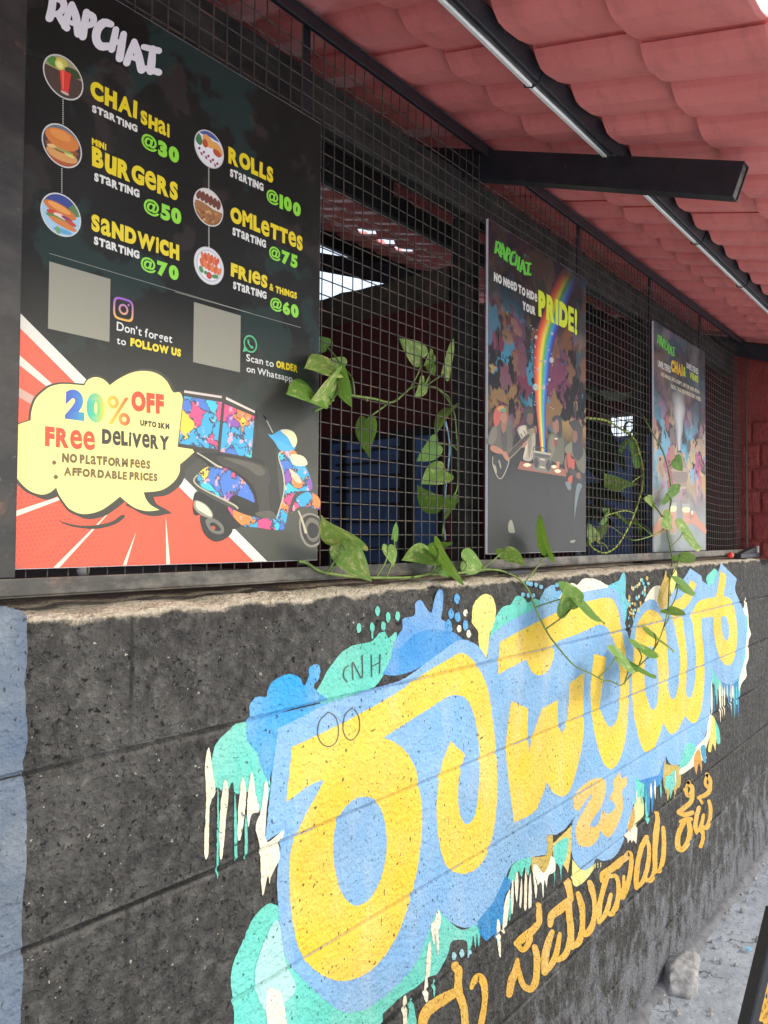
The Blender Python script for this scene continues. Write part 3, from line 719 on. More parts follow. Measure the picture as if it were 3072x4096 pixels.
# --- light blue backing of the lettering, one piece
mural('backing_paint', 3, [(SKY_, 'A:322,1312! 350,1020! 385,755! 460,720 620,640 800,575 985,520 1120,430 1250,335 1310,320 1370,350 1410,405 F:60,735 100,800! 118,640! 160,580 300,480 470,400 570,345 650,310 720,300 880,250 1000,225 1110,210 1180,245 1212,350 1238,480 1262,570 1280,650! 1300,560 1340,410 1400,335 1470,305 1560,370 C:560,520 610,590 660,560 700,450 740,390 835,270 890,180! 1000,255! 1010,305! 1100,350 1155,250 1195,128! 1352,285! 1335,400 1395,540 1425,640 1445,800 1430,1000 1395,1180 1350,1290 1290,1335 1210,1320 1130,1230! 1110,1160! 1108,1300 1100,1420 1085,1650 1060,1850 1010,1940 E:1300,150 1280,230 1190,300! 1130,380 1100,420 1030,445 985,410 963,362! 948,440 905,535 850,585 800,600 740,560 700,545! 715,640 690,770 660,890 600,1090 530,1200 440,1232 390,1215 340,1280 280,1310 215,1250 190,1210! 170,1110 175,980 195,880! 130,960 60,1010 0,1030 D:1425,225! 1430,245! 1310,265 1200,290 1120,350 1075,470 1030,600 960,715 900,780 830,830 740,850 640,815 560,740 530,690! 480,780 440,900 400,1000 360,1110 260,1250 150,1360 0,1480 -100,1540 A:780,2150 700,2150 600,2080 500,1985 430,1900 400,1800 385,1620 380,1480 398,1345 410,1262!')])
# --- yellow letters
L1 = 'A:455,845! 620,770 850,650 1000,560 1130,470 1230,412 1280,385 1330,405 1380,470 1420,570 1440,700 1455,830 1465,1000 1460,1150 1440,1290 1400,1400 1350,1455 1290,1472 1230,1450 1195,1390 1175,1290 1165,1150 1175,1030 1195,920 1235,818! 1305,885! 1285,960 1272,1060 1275,1150 1295,1215 1325,1225 1355,1180 1370,1080 1378,930 1370,800 1350,690 1315,615 1270,592 1210,605 1110,670 1000,740 905,800! 960,825 1015,870 1060,950 1080,1050 1095,1170 1085,1350 1060,1500 1030,1620 970,1780 890,1900 800,1975 690,2000 600,1970 530,1910 480,1820 450,1660 440,1480 450,1350 490,1250 525,1170 570,1090 612,1008! 540,1035 425,1120! 440,980'
mural('painted_letter', 4, [(YEL, L1, ['A:820,1092 865,1110 900,1180 920,1280 915,1390 890,1500 840,1590 780,1628 730,1610 690,1550 665,1450 655,1340 670,1230 710,1150 760,1105'])])
mural('painted_letter', 4, [(YEL, 'B:232,430! 340,370 460,310 560,265 660,235 735,222 765,240 785,290 805,400 822,500 835,620 833,720 822,860 805,940 780,1000 745,1022 715,990 690,920 670,830 660,740 656,640 672,485! 730,500! 718,580 705,680 700,735 720,790 745,825 775,800 790,730 795,620 785,520 770,440 745,380 725,357 690,350 600,390 520,420 480,440! 486,480 475,530 450,570 415,585 385,570 365,535 355,510! 225,580!')])
mural('painted_letter', 4, [(YEL, 'B:285,705! 365,740! 362,850 370,950! 385,870 430,740! 505,700! 502,780 520,850 545,800 555,690 558,622! 628,570! 622,700 625,820 615,920 590,1030 560,1120 525,1150 480,1130 452,1080! 440,1120 405,1210! 370,1238 300,1272! 280,1130 265,1000 262,900 272,800')])
mural('painted_letter', 4, [(YEL, 'C:500,590 560,610 610,670 640,760 655,850 665,1000 678,1200 672,1340 690,1440 720,1475 750,1440 775,1340 790,1180 785,1000 760,870 735,750 712,660 690,590 735,510 800,470 860,400 880,330 890,295! 955,335! 930,400 905,480 850,560 812,595 815,660 830,800 850,950 860,1100 855,1250 850,1400 870,1460 900,1440 930,1350 945,1200 945,1000 930,850 915,720 890,660! 920,600 960,520 1030,485 1145,465! 1165,370 1190,205! 1250,250! 1235,350 1222,450 1270,470 1310,520 1335,620 1350,720 1355,850 1345,980 1320,1080 1290,1130 1250,1135 1205,1100 1165,1010 1135,880 1120,750 1125,660! 1000,670! 1005,800 1020,950 1030,1100 1030,1300 1015,1480 990,1610 950,1700 900,1700 850,1650 835,1640! 800,1720 760,1790 710,1815 670,1790 628,1705! 600,1790 560,1900 530,1970 480,2000 430,1980 390,1880 360,1760 330,1600 318,1400 315,1250 325,1100 345,900 370,740 410,660 455,605',
  ['C:500,950 545,1010 570,1150 580,1330 565,1510 530,1575 490,1540 455,1430 440,1300 440,1130 455,1000', 'C:1200,660 1245,660 1270,740 1275,830 1255,895 1230,880 1205,800 1195,700'])])
mural('painted_letter', 4, [('#ecc060', 'E:400,545 440,545 465,590 455,690 420,790 370,860 335,925 345,950 380,945 410,900 430,830 445,810! 470,842 510,825 540,790 530,745 500,730! 500,690 530,640 525,570 580,490! 592,545 635,530! 635,600 600,650 605,740 600,820 570,910 530,990 490,1030 450,1020 420,980 400,1040 350,1100 280,1115 230,1080 215,1000 220,930 260,850 310,760 350,690 338,682 290,740 240,810 205,800 195,750 215,670 280,600 350,555')])
# --- drips
def strips(name, layer, specs):
    bm, col = newflat(); k = 0
    for c, s in specs:
        Y = FACE_Y-.0004-LAY*layer-.000008*k; k += 1
        add_poly(bm, col, roughen(shape(s, Y), .006, .0016, k), [], Y, lin(c))
    return finish_mural(name, bm, layer)
sp = [(WHI, x) for x in ('A:45,850 60,950 75,1070 48,1140 42,1370 20,1370 30,1100 25,930', 'A:120,1010 140,1060 130,1180 112,1380 95,1370 100,1150', 'A:210,1000 228,1080 207,1270 185,1300 190,1120', 'A:255,970 275,1080 292,1160 255,1180 238,1240 233,1110',
 'A:320,1020 337,1060 325,1200 330,1315 412,1258 392,1340 392,1400 352,1480 345,1520 332,1490 310,1580 300,1480 295,1350 275,1235 300,1160', 'A:330,2060 365,2040 405,2080 425,2260 340,2260',
 'D:520,700 547,760 542,830 527,880 532,1000 521,1085 510,980 497,890 491,995 475,930 463,830 495,790', 'D:450,970 466,1060 452,1245 425,1245 430,1080', 'D:430,1245 443,1400 432,1470 409,1440 413,1300', 'D:250,1412 266,1480 266,1700 240,1700 229,1480',
 'D:1020,780 1042,850 1043,1090 1022,1040 1009,850', 'D:1090,590 1122,540 1112,700 1082,885 1058,865 1070,680', 'D:1180,390 1190,480 1175,640 1160,480', 'D:1215,440 1222,560 1208,690 1197,640', 'D:1250,370 1262,480 1256,690 1236,680 1240,480', 'D:1290,400 1300,560 1296,680 1274,690 1276,500', 'D:1140,450 1152,560 1140,740 1126,640', 'D:1330,440 1345,520 1335,610 1322,520')]
sp += [('#58c9ba', x) for x in ('A:86,1040 95,1200 90,1470 82,1460 84,1200', 'A:172,1070 181,1200 184,1395 172,1390 168,1200', 'A:226,1180 236,1290 232,1395 222,1390 220,1290', 'D:1120,560 1130,700 1118,790 1110,760', 'D:290,1440 320,1480 345,1700 270,1700 280,1550', 'D:480,1290 500,1300 498,1400 488,1420')]
for k in range(16):
    x = 1105+17*k+R.uniform(-5,5); y0 = 1290+R.uniform(-20,60)-(40 if k > 12 else 0); y1 = 1480+R.uniform(-40,230); ww = R.uniform(4,9)
    sp.append((R.choice(['#f2efdb','#f2efdb','#5fc8c8','#2b8fc4']), f'C:{x:.0f},{y0:.0f} {x+ww:.0f},{(y0+y1)/2:.0f} {x+ww*.3:.0f},{y1:.0f} {x-ww:.0f},{(y0+y1)/2:.0f}'))
for k in range(9):
    x = 715+40*k+R.uniform(-8,8); y0 = 620-.35*(x-715)+R.uniform(-30,30); y1 = y0+R.uniform(90,190); ww = R.uniform(4,9)
    sp.append((R.choice(['#f2efdb','#5fc8c8','#2b8fc4','#d8c45c']), f'E:{x:.0f},{y0:.0f} {x+ww:.0f},{(y0+y1)/2:.0f} {x+ww*.3:.0f},{y1:.0f} {x-ww:.0f},{(y0+y1)/2:.0f}'))
strips('paint_drip', 5, sp)
# --- spatter dots
bm, col = newflat(); Y = FACE_Y-.0004-LAY*6
DN = [0]
def dot(v, x, y, rx, ry, c):
    q = [full(v, x+rx*math.cos(a*.5236)*(1+.15*R.uniform(-1,1)), y+ry*math.sin(a*.5236)*(1+.15*R.uniform(-1,1))) for a in range(12)]
    DN[0] += 1; yy = Y-.000006*DN[0]; add_poly(bm, col, [toXZ(p, yy) for p in q], [], yy, lin(c))
for x, y in ((875,178),(927,208),(973,203),(783,262),(849,258),(903,252)): dot('A', x, y, 12, 24, TEAL)
dot('A', 849, 295, 5, 22, TEAL)
for x, y in ((1265,117),(1237,192),(1270,207),(1308,247),(1225,245)): dot('A', x, y, 14, 26, '#3f9fe0')
for x, y in ((1308,187),(1277,265),(1324,290)): dot('A', x, y, 11, 19, WHI)
for x, y in ((440,172),(465,178),(507,186),(549,203),(680,187),(727,183),(398,265),(443,272),(485,275)): dot('F', x, y, 16, 20, '#6fb8e4')
for i in range(58):
    a = R.random(); x = 1265+185*R.random()*(1-a*.75); y = 130+420*a; dot('F', x+8, y, 5+5*(1-a), 10+12*(1-a)*R.random(), R.choice([CYA, CYA, MUS, '#d6cf9c', '#e0b85c', '#7fd0d8']))
for x, y in ((655,1085),(720,1065),(785,1072)): dot('D', x, y, 20, 34, '#8fc8d4')
for x, y in ((375,1270),(395,1268),(420,1262)): dot('E', x, y, 7, 22, '#b9b58a')
finish_mural('paint_spatter', bm, 6)
# --- golden brush lettering along the bottom
def brush(layer, groups, color, name='painted_character'):
    for gr in groups:
        bm, col = newflat()
        for i, s in enumerate(gr):
            c = ribbon_pts(s); c = [(a[0]+1.2*noise.noise(Vector((a[0]*.06,a[1]*.06,1))), a[1]+1.2*noise.noise(Vector((a[0]*.06,a[1]*.06,4))), a[2]*1.12*(1+.10*noise.noise(Vector((a[0]*.09,a[1]*.09,7))))) for a in c]
            add_ribbon(bm, col, c, FACE_Y-.0004-LAY*layer-.00002*i, lin(color))
        finish_mural(name, bm, layer)
brush(5, [
 ['D:672,1172,70 692,1210,60 690,1300,55 690,1380,70', 'D:690,1375,60 600,1425,80 480,1500,90 420,1560,80 395,1640,70 380,1740,60', 'D:690,1390,60 725,1480,60 745,1580,55 745,1700,50', 'D:800,1350,30 830,1285,50 870,1262,60 905,1330,55 912,1450,42 895,1570,45 870,1700,50'],
 ['H:520,1055,45 520,1180,75 515,1290,75 430,1400,90 330,1480,100 225,1570,85', 'H:225,1580,60 300,1660,60 370,1590,70 400,1500,70', 'H:235,1780,40 225,1850,75 205,1950,90 160,2050,95 120,2250,80', 'H:245,1900,50 300,2110,70 400,2180,80 470,2080,80 490,1900,80 490,1740,80 460,1620,70'],
 ['H:915,725,50 905,800,85 925,890,75 935,980,85', 'H:930,980,70 800,1110,110 690,1200,95 665,1330,60', 'H:920,1000,70 915,1150,80 935,1320,80 940,1460,80 960,1630,50', 'H:690,1420,60 640,1560,85 600,1740,90 590,1960,70', 'H:600,1970,50 690,1840,75 740,1720,70 775,1560,60 795,1440,45', 'H:770,1790,60 850,1740,75 900,1640,70 925,1500,60', 'H:960,1620,50 1040,1560,80 1085,1420,70 1095,1200,65 1080,1060,80 1035,910,60', 'H:1060,1440,50 1150,1440,80 1220,1340,70 1255,1180,60 1250,1000,55 1220,860,75 1190,760,60'],
 ['H:1350,745,40 1360,650,60 1480,580,85 1600,480,85 1700,410,75', 'H:1440,630,60 1390,780,65 1345,950,60 1315,1120,65 1320,1290,55', 'H:1330,1285,40 1400,1180,60 1445,1040,55 1470,920,45', 'H:1440,1170,50 1500,1170,80 1555,1020,60 1575,850,55 1545,690,50 1460,680,50', 'E:560,1280,36 620,1205,40 660,1165,36 675,1240,34 660,1360,36 630,1470,40 600,1530,44', 'E:612,1360,24 610,1440,24 600,1500,30'],
 ['E:800,1035,36 762,1110,40 732,1230,38 715,1370,40 718,1455,34', 'E:725,1450,28 775,1390,36 812,1260,34 822,1130,30 800,1040,28', 'E:790,1385,30 835,1390,40 868,1310,36 870,1150,38 880,1000,46 892,900,36 888,835,26', 'E:868,1310,30 912,1310,36 938,1200,36 946,1080,34 940,955,30'],
 ['E:1150,580,30 1182,635,32 1150,690,30 1126,648,26 1148,582,24', 'E:1182,640,30 1172,735,36 1120,785,38 1072,825,40', 'E:1072,835,30 1120,850,36 1182,830,34', 'E:1082,905,26 1130,885,30 1172,885,30', 'E:1110,905,40 1066,1010,40 1060,1105,42 1092,1138,40 1140,1085,42 1162,985,40 1150,900,36'],
 ['E:1305,515,28 1332,575,28 1312,620,26 1286,582,22 1303,518,20', 'E:1330,590,26 1322,650,34 1285,685,34 1232,708,26', 'E:1240,712,20 1262,750,22', 'E:1236,790,30 1215,870,34 1206,955,32 1222,1000,30', 'E:1224,1000,22 1256,930,28 1272,850,24', 'E:1258,940,26 1300,955,34 1326,880,30 1332,790,28 1318,735,26', 'E:1262,970,28 1270,1040,28 1250,1110,30'],
], GLD)
bm, col = newflat()
for i, s in enumerate(['A:630,678 590,720 580,780 600,830 640,845 675,815 682,750 665,695 630,675', 'A:750,655 715,690 705,760 725,805 755,810 785,765 783,700 760,660', 'A:732,448 712,465 710,505 728,527', 'A:755,515 752,430 775,470 800,505 800,395', 'A:845,395 847,500', 'A:847,450 888,430', 'A:888,390 886,485']):
    add_ribbon(bm, col, ribbon_pts(s), FACE_Y-.0004-LAY*7-.00006*i, lin('#3a3a35'), w=4.)
finish_mural('pencil_scribble', bm, 7)
# ================================================================== printed boards
GLY = {}
def load_glyphs(chars, bold):
    obs = []
    for ch in chars:
        if (ch, bold) in GLY: continue
        cu = bpy.data.curves.new('glyph', 'FONT'); cu.body = ch; cu.offset = bold; cu.resolution_u = 4
        o = bpy.data.objects.new('glyph', cu); COL.objects.link(o); obs.append((ch, o))
    bpy.context.view_layer.update(); dg = bpy.context.evaluated_depsgraph_get()
    for ch, o in obs:
        ev = o.evaluated_get(dg); me = ev.to_mesh()
        v = [(p.co.x, p.co.y) for p in me.vertices]; f = [tuple(p.vertices) for p in me.polygons if p.normal.z > .5]
        if not f: f = [tuple(p.vertices) for p in me.polygons]
        ev.to_mesh_clear()
        if v: GLY[(ch, bold)] = (v, f, min(a for a, b in v), max(a for a, b in v), min(b for a, b in v), max(b for a, b in v))
        cu = o.data; bpy.data.objects.remove(o); bpy.data.curves.remove(cu)
ALLCH = 'ABCDEFGHIJKLMNOPQRSTUVWXYZaeioudfgrtnhcspWSD0123456789@%&!.,-\u2019'
load_glyphs(ALLCH, .045); load_glyphs(ALLCH, .0)
load_glyphs(ALLCH, .022)
for _c in 'aes@&':
    GLY.pop((_c, .045)); load_glyphs(_c, .026); GLY[(_c, .045)] = GLY[(_c, .026)]
load_glyphs('BCDFGHIJKLMNOPRSTUVWY01234567', .072); load_glyphs('BEGMRSW56%', .058)
for _c in 'CDFHIJKLNOPTUVY01237': GLY[(_c, .045)] = GLY[(_c, .072)]
for _c in 'BGMRSW56': GLY[(_c, .045)] = GLY[(_c, .058)]
load_glyphs('%', .012); GLY[('%', .045)] = GLY[('%', .012)]
load_glyphs('DontforgeScaWhsp\u2019', .014)
def text(par, s, v, bl, tl, br, color, Y, style='fun', bold=.045, name='lettering', gap=.075, grad=None, jit=1.):
    """letters filling the box whose bottom-left, top-left and bottom-right corners are seen at the given view pixels"""
    a, b, c = (toXZ(full(v, *q), Y) for q in (bl, tl, br))
    x0, x1 = a[0], c[0]; z0 = (a[1]+c[1])/2; hgt = b[1]-a[1]
    lay_, x = [], 0.
    for i, ch in enumerate(s):
        if ch == ' ': x += .30; continue
        g = GLY[(ch, bold)]; v_, f_, xa, xb, ya, yb = g
        if style == 'fun' and ch not in '.,-!\u2019' : sc = 1/(yb-ya); oy = ya
        else: sc = 1/.73; oy = 0.
        if style == 'fun' and ch in 'aeious': wx = .92
        else: wx = 1.
        wd = (xb-xa)*sc*wx; lay_.append((ch, x, sc, wx, xa, oy)); x += wd+gap
    tot = x-gap; kx = (x1-x0)/tot
    bm, col = newflat(); rr = random.Random(len(s)*7+int(bl[0]))
    for ch, xo, sc, wx, xa, oy in lay_:
        v_, f_, *_ = GLY[(ch, bold)]
        an = rr.uniform(-.05, .05)*jit if style == 'fun' else 0; dz = rr.uniform(-.04, .04)*jit if style == 'fun' else 0
        vs = []
        for px, py in v_:
            ux = (px-xa)*sc*wx; uy = (py-oy)*sc
            ux, uy = ux-uy*an, uy+ux*an*.5
            vs.append(bm.verts.new((x0+(xo+ux)*kx, Y, z0+(uy+dz)*hgt)))
        for f in f_:
            try: fc = bm.faces.new([vs[i] for i in f])
            except ValueError: continue
            fc.normal_update()
            if fc.normal.y > 0: fc.normal_flip()
            for l in fc.loops: l[col] = (*(grad((l.vert.co.x-x0)/(x1-x0)) if grad else color), 1)
    return mesh_obj(name, bm, MP, par)
def strokes(par, name, v, lst, color, Y, mat=None):
    bm, col = newflat()
    for i, s in enumerate(lst): add_ribbon(bm, col, ribbon_pts(s, v, 3), Y-.00003*i, lin(color))
    return mesh_obj(name, bm, mat or MP, par)
def pics(par, name, v, lst, Y, mat=None, smooth=True, dy=.00006):
    bm, col = newflat()
    for i, it in enumerate(lst):
        y = Y-dy*i; add_poly(bm, col, shape(it[1], y, v, 4, smooth), [shape(h, y, v, 4) for h in it[2:]], y, lin(it[0]))
    return mesh_obj(name, bm, mat or MP, par)
def board(label, cat, x0, x1, z0, z1, mat, Y=.990, th=.006, top=None):
    cx = (x0+x1)/2
    B = thing('printed_board', (cx, Y, Z(z0)), label, cat, 'printed foam boards on the mesh')
    bm = bmesh.new(); box(bm, x0, x1, Y, Y+th, Z(z0), Z(z1), bev=.0004); mesh_obj('board_panel', bm, MWH, B)
    bm = bmesh.new(); e = .0008
    vs = [bm.verts.new(p) for p in ((x0+e, Y-.0004, Z(z0)+e), (x1-e, Y-.0004, Z(z0)+e), (x1-e, Y-.0004, Z(z1)-e), (x0+e, Y-.0004, Z(z1)-e))]
    bm.faces.new(vs); mesh_obj('printed_face', bm, mat, B); return B
YL = lin('#e6cf1e'); WT = lin('#dcdcd6'); GN = lin('#8cd83a'); RD = lin('#e8492a'); DK = lin('#35352c'); BR = lin('#6d5a33')
# ------------------------------------------------------------------ menu board
BY = .9894
q1, q2, q3, q4 = (onY(p, .99) for p in ((93,0), (33,2274), (1281,2244), (1274,490)))
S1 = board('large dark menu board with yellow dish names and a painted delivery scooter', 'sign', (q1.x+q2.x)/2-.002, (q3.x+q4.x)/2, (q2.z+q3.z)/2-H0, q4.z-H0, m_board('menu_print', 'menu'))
Y = BY
# red comic corner, white edge, rays and halftone
def clipbox(bm, x0, x1, z0, z1):
    for co, no in (((x0,0,0),(-1,0,0)), ((x1,0,0),(1,0,0)), ((0,0,z0),(0,0,-1)), ((0,0,z1),(0,0,1))):
        bmesh.ops.bisect_plane(bm, geom=bm.verts[:]+bm.edges[:]+bm.faces[:], plane_co=co, plane_no=no, clear_outer=True)
SX0, SX1, SZ0, SZ1 = (q1.x+q2.x)/2-.001, (q3.x+q4.x)/2-.001, (q2.z+q3.z)/2+.001, q4.z
def clipped(name, lst, Y, mat=None, v='U', dy=.00006):
    bm, col = newflat()
    for i, it in enumerate(lst):
        y = Y-dy*i; add_poly(bm, col, shape(it[1], y, v, 1, False), [], y, lin(it[0]))
    clipbox(bm, SX0, SX1, SZ0, SZ1); return mesh_obj(name, bm, mat or MP, S1)
clipped('red_corner', [('#e65a40', '60,110 1690,1760 40,1900'), ('#3a3a33', '60,60 1790,1740 1760,1740 60,95'), ('#d9d6cb', '60,40 108,60 1780,1740 1690,1740 108,160 60,110'), ('#e65a40', '40,130 108,160 1690,1740 1700,1800 0,1800')], Y)
for _it in [('#c9a294', '90,560 230,640 220,700 90,620'), ('#e2d6c6', '90,330 420,620 395,640 90,400'), ('#e7d8c4', '55,1415 390,1305 400,1325 55,1455'), ('#c75a42', '60,1790 760,1290 790,1290 130,1790'), ('#ecd9c2', '340,1790 760,1370 700,1440 390,1780'), ('#c75a42', '610,1790 830,1400 650,1790'), ('#ecd9c2', '815,1760 905,1535 838,1760'), ('#ecd9c2', '1100,1435 1130,1755 1104,1755')]: clipped('light_ray', [_it], Y-.0004)
bm, col = newflat()
for i in range(34):
    for j in range(22):
        x = 70+i*30+(15 if j % 2 else 0); y = 1150+j*29-.12*(x-70); s_ = max(0., 1.-max(0, x-520)/560)
        if x > 1060 or y > 1760 or (y < 1330 and x > 330) or (y < 1450 and 420 < x < 860): continue
        q = [full('U', x+10*s_*math.cos(a*1.047), y+10*s_*math.sin(a*1.047)) for a in range(6)]
        if s_ > .15: add_poly(bm, col, [toXZ(p, Y-.00032) for p in q], [], Y-.00032, lin('#c9503a'))
clipbox(bm, SX0, SX1, SZ0, SZ1); mesh_obj('halftone_dots', bm, MP, S1)
BUB = '80,900 95,845 130,822 205,798! 212,730 240,655 290,605 340,572 420,556 560,566! 588,527 638,511 690,527 730,565! 790,522 880,480 970,470 1050,490 1110,540 1150,610 1205,625 1240,800 1270,960 1290,1008! 1235,1058 1196,1090! 1190,1150 1150,1210 1070,1262 955,1275! 970,1320 1005,1362 1060,1392! 980,1400 900,1380 840,1340 798,1303! 740,1350 660,1400 555,1420 470,1390 425,1340 390,1285 375,1243! 330,1278 270,1290 190,1260 120,1190 90,1130 85,1080 95,1042! 82,1000 74,950'
def shifted(s, dx, dy, k=1., cx=640, cy=940):
    out = []
    for t_ in s.split():
        c = '!' if t_.endswith('!') else ''; a, b = t_.rstrip('!').split(',')[:2]; out.append(f'{(float(a)-cx)*k+cx+dx:.1f},{(float(b)-cy)*k+cy+dy:.1f}{c}')
    return ' '.join(out)
bm, col = newflat()
for i, (c, s) in enumerate((('#3c3c32', shifted(BUB, 32, 34)), ('#3c3c32', shifted(BUB, 0, 2, 1.035)), ('#3c3c32', '960,1290! 1020,1300! 1040,1350 1100,1385! 1145,1415! 1060,1425 960,1418 830,1360!'), ('#f0e08a', BUB), ('#3c3c32', '385,1460! 500,1492 620,1495 740,1470 800,1430 825,1425 826,1445 760,1490 640,1518 520,1510 440,1490'))):
    y = Y-.0006-.00008*i; add_poly(bm, col, shape(s, y, 'U', 5), [], y, lin(c))
clipbox(bm, SX0, SX1, SZ0, 9); mesh_obj('speech_bubble', bm, MP, S1)
YT = Y-.0012
def rb(t_):
    st = [(0,'#3a52b0'),(.22,'#3a6fc0'),(.34,'#35b5a5'),(.48,'#5fc070'),(.6,'#d8c83a'),(.8,'#ee9a3a'),(1,'#e8492a')]
    for (a, ca), (b, cb) in zip(st, st[1:]):
        if t_ <= b:
            f = max(0, (t_-a)/(b-a)); A_, B_ = lin(ca), lin(cb); return tuple(A_[i]*(1-f)+B_[i]*f for i in range(3))
    return lin('#e8492a')
text(S1, '20%', 'U', (432,815), (432,612), (865,815), None, YT, grad=rb, jit=.4)
text(S1, 'OFF', 'U', (872,747), (872,610), (1090,747), RD, YT)
text(S1, 'UPTO 3KM', 'U', (933,846), (933,806), (1126,848), DK, YT)
text(S1, 'FRee', 'U', (300,990), (300,857), (633,985), RD, YT)
text(S1, 'DeLiVeRY', 'U', (677,982), (677,882), (1125,974), DK, YT)
text(S1, 'NO PLaTFORM Fees', 'U', (412,1108), (412,1045), (998,1090), BR, YT)
text(S1, 'AFFORDABLE PRICES', 'U', (425,1200), (425,1142), (1047,1172), BR, YT)
pics(S1, 'bullet_mark', 'U', [('#6d5a33', '347,1078 362,1062 377,1078 362,1094'), ('#6d5a33', '357,1173 373,1157 389,1173 373,1190')], YT)
YT = Y-.0004
for s, v, bl, tl, br, c in (('CHAI','S',(602,648),(602,525),(908,788),YL), ('SHai','S',(935,828),(935,735),(1126,905),YL), ('STaRTiNG','S',(612,738),(612,688),(912,882),WT), ('@30','S',(937,990),(937,882),(1187,1078),GN), ('MiNi','S',(610,963),(610,918),(705,992),YL), ('BuRGeRS','S',(612,1112),(612,980),(1180,1325),YL),
  ('STaRTiNG','S',(626,1196),(626,1140),(926,1315),WT), ('@50','S',(952,1408),(952,1300),(1204,1496),GN), ('SaNDWicH','S',(608,1532),(608,1418),(1190,1728),YL), ('STaRTiNG','S',(624,1622),(624,1566),(926,1718),WT), ('@70','S',(935,1790),(935,1690),(1186,1866),GN),
  ('ROLLS','T',(355,1082),(355,972),(652,1214),YL), ('STaRTiNG','T',(366,1172),(366,1118),(588,1267),WT), ('@100','T',(607,1346),(607,1250),(833,1434),GN), ('OMLeTTeS','T',(367,1482),(367,1374),(848,1654),YL), ('STaRTiNG','T',(382,1562),(382,1508),(605,1642),WT), ('@75','T',(625,1716),(625,1625),(812,1782),GN),
  ('FRieS','T',(371,1832),(371,1742),(613,1910),YL), ('& THiNGS','T',(627,1926),(627,1880),(809,1984),YL), ('STaRTiNG','T',(386,1916),(386,1864),(608,1986),WT), ('@60','T',(630,2050),(630,1960),(822,2112),GN)):
    text(S1, s, v, bl, tl, br, c, YT)
text(S1, 'Don\u2019t forget', 'U', (775,200), (775,140), (1143,284), WT, YT, 'plain', .014, gap=.10)
text(S1, 'to', 'U', (775,290), (775,240), (836,300), WT, YT, 'plain', .014, gap=.10)
text(S1, 'FOLLOW US', 'U', (865,305), (865,250), (1200,378), YL, YT)
text(S1, 'Scan to', 'W', (800,300), (800,240), (1028,346), WT, YT, 'plain', .014, gap=.10)
text(S1, 'ORDER', 'W', (1048,352), (1048,292), (1226,393), YL, YT)
text(S1, 'on Whatsapp', 'W', (802,388), (802,330), (1183,470), WT, YT, 'plain', .014, gap=.10)
def title(par, v, Y, color, lst, name='logo_lettering'): return strokes(par, name, v, lst, color, Y)
TITLE = ['352,-20,40 345,50,44 330,118,46', '350,-15,34 410,0,40 425,45,38 395,85,34 350,95,30', '385,90,34 415,140,40 445,185,38', '478,28,34 450,100,40 432,172,42', '478,28,34 505,110,42 520,222,44', '448,140,26 515,165,28', '575,80,38 562,160,42 550,240,44', '572,85,34 618,110,38 615,155,36 565,172,30', '738,160,36 690,150,48 648,195,48 640,260,46 670,305,46 722,305,40', '770,195,36 755,270,40 742,325,40', '822,225,36 808,300,42 795,385,44', '758,268,30 812,290,30', '893,275,34 865,345,38 842,415,40', '893,275,34 918,360,44 940,460,46', '865,375,26 930,400,28', '955,310,32 1055,335,36', '1015,320,34 1008,400,44 1000,470,44', '955,448,30 1055,478,38']
title(S1, 'S', YT, '#e6e4ea', [' '.join(','.join((a.split(',')[0], a.split(',')[1], str(float(a.split(',')[2])*1.22))) for a in q.split()) for q in TITLE])
for i, (v, a, b) in enumerate((('S', (330,1680), (1658,2075)), ('T', (0,1935), (835,2172)))):
    bm, col = newflat(); add_ribbon(bm, col, [(*full(v, *a), 1.6), (*full(v, *b), 1.6)], YT-.00004*i, lin('#9c9c90'), False); mesh_obj('rule_line', bm, MP, S1)
for v, x, y0, y1 in (('S', 419, 655, 825), ('S', 411, 1112, 1280), ('T', 225, 1110, 1255), ('T', 226, 1500, 1640)):
    bm, col = newflat()
    for k in range(14):
        yy = y0+(y1-y0)*(k+.5)/14; a = full(v, x, yy-3); add_ribbon(bm, col, [(*full(v, x, yy-3.5), 5/1.658*1.6), (*full(v, x, yy+3.5), 5/1.658*1.6)], YT, lin('#b0b0a6'), False)
    mesh_obj('dotted_line', bm, MP, S1)
# blank pale cards
for v, s in (('U', '325,-132 730,-20 728,277 320,190'), ('W', '362,-50 750,25 751,391 361,310')):
    bm, col = newflat(); c = [toXZ(full(v, *map(float, t_.split(','))), YT) for t_ in s.split()]
    xa, xb = (c[0][0]+c[3][0])/2, (c[1][0]+c[2][0])/2; zb = (c[2][1]+c[3][1])/2; za = zb+(xb-xa)
    add_poly(bm, col, [(xa, zb), (xb, zb), (xb, za), (xa, za)], [], YT, lin('#8d8b7a')); mesh_obj('blank_card', bm, MP, S1)
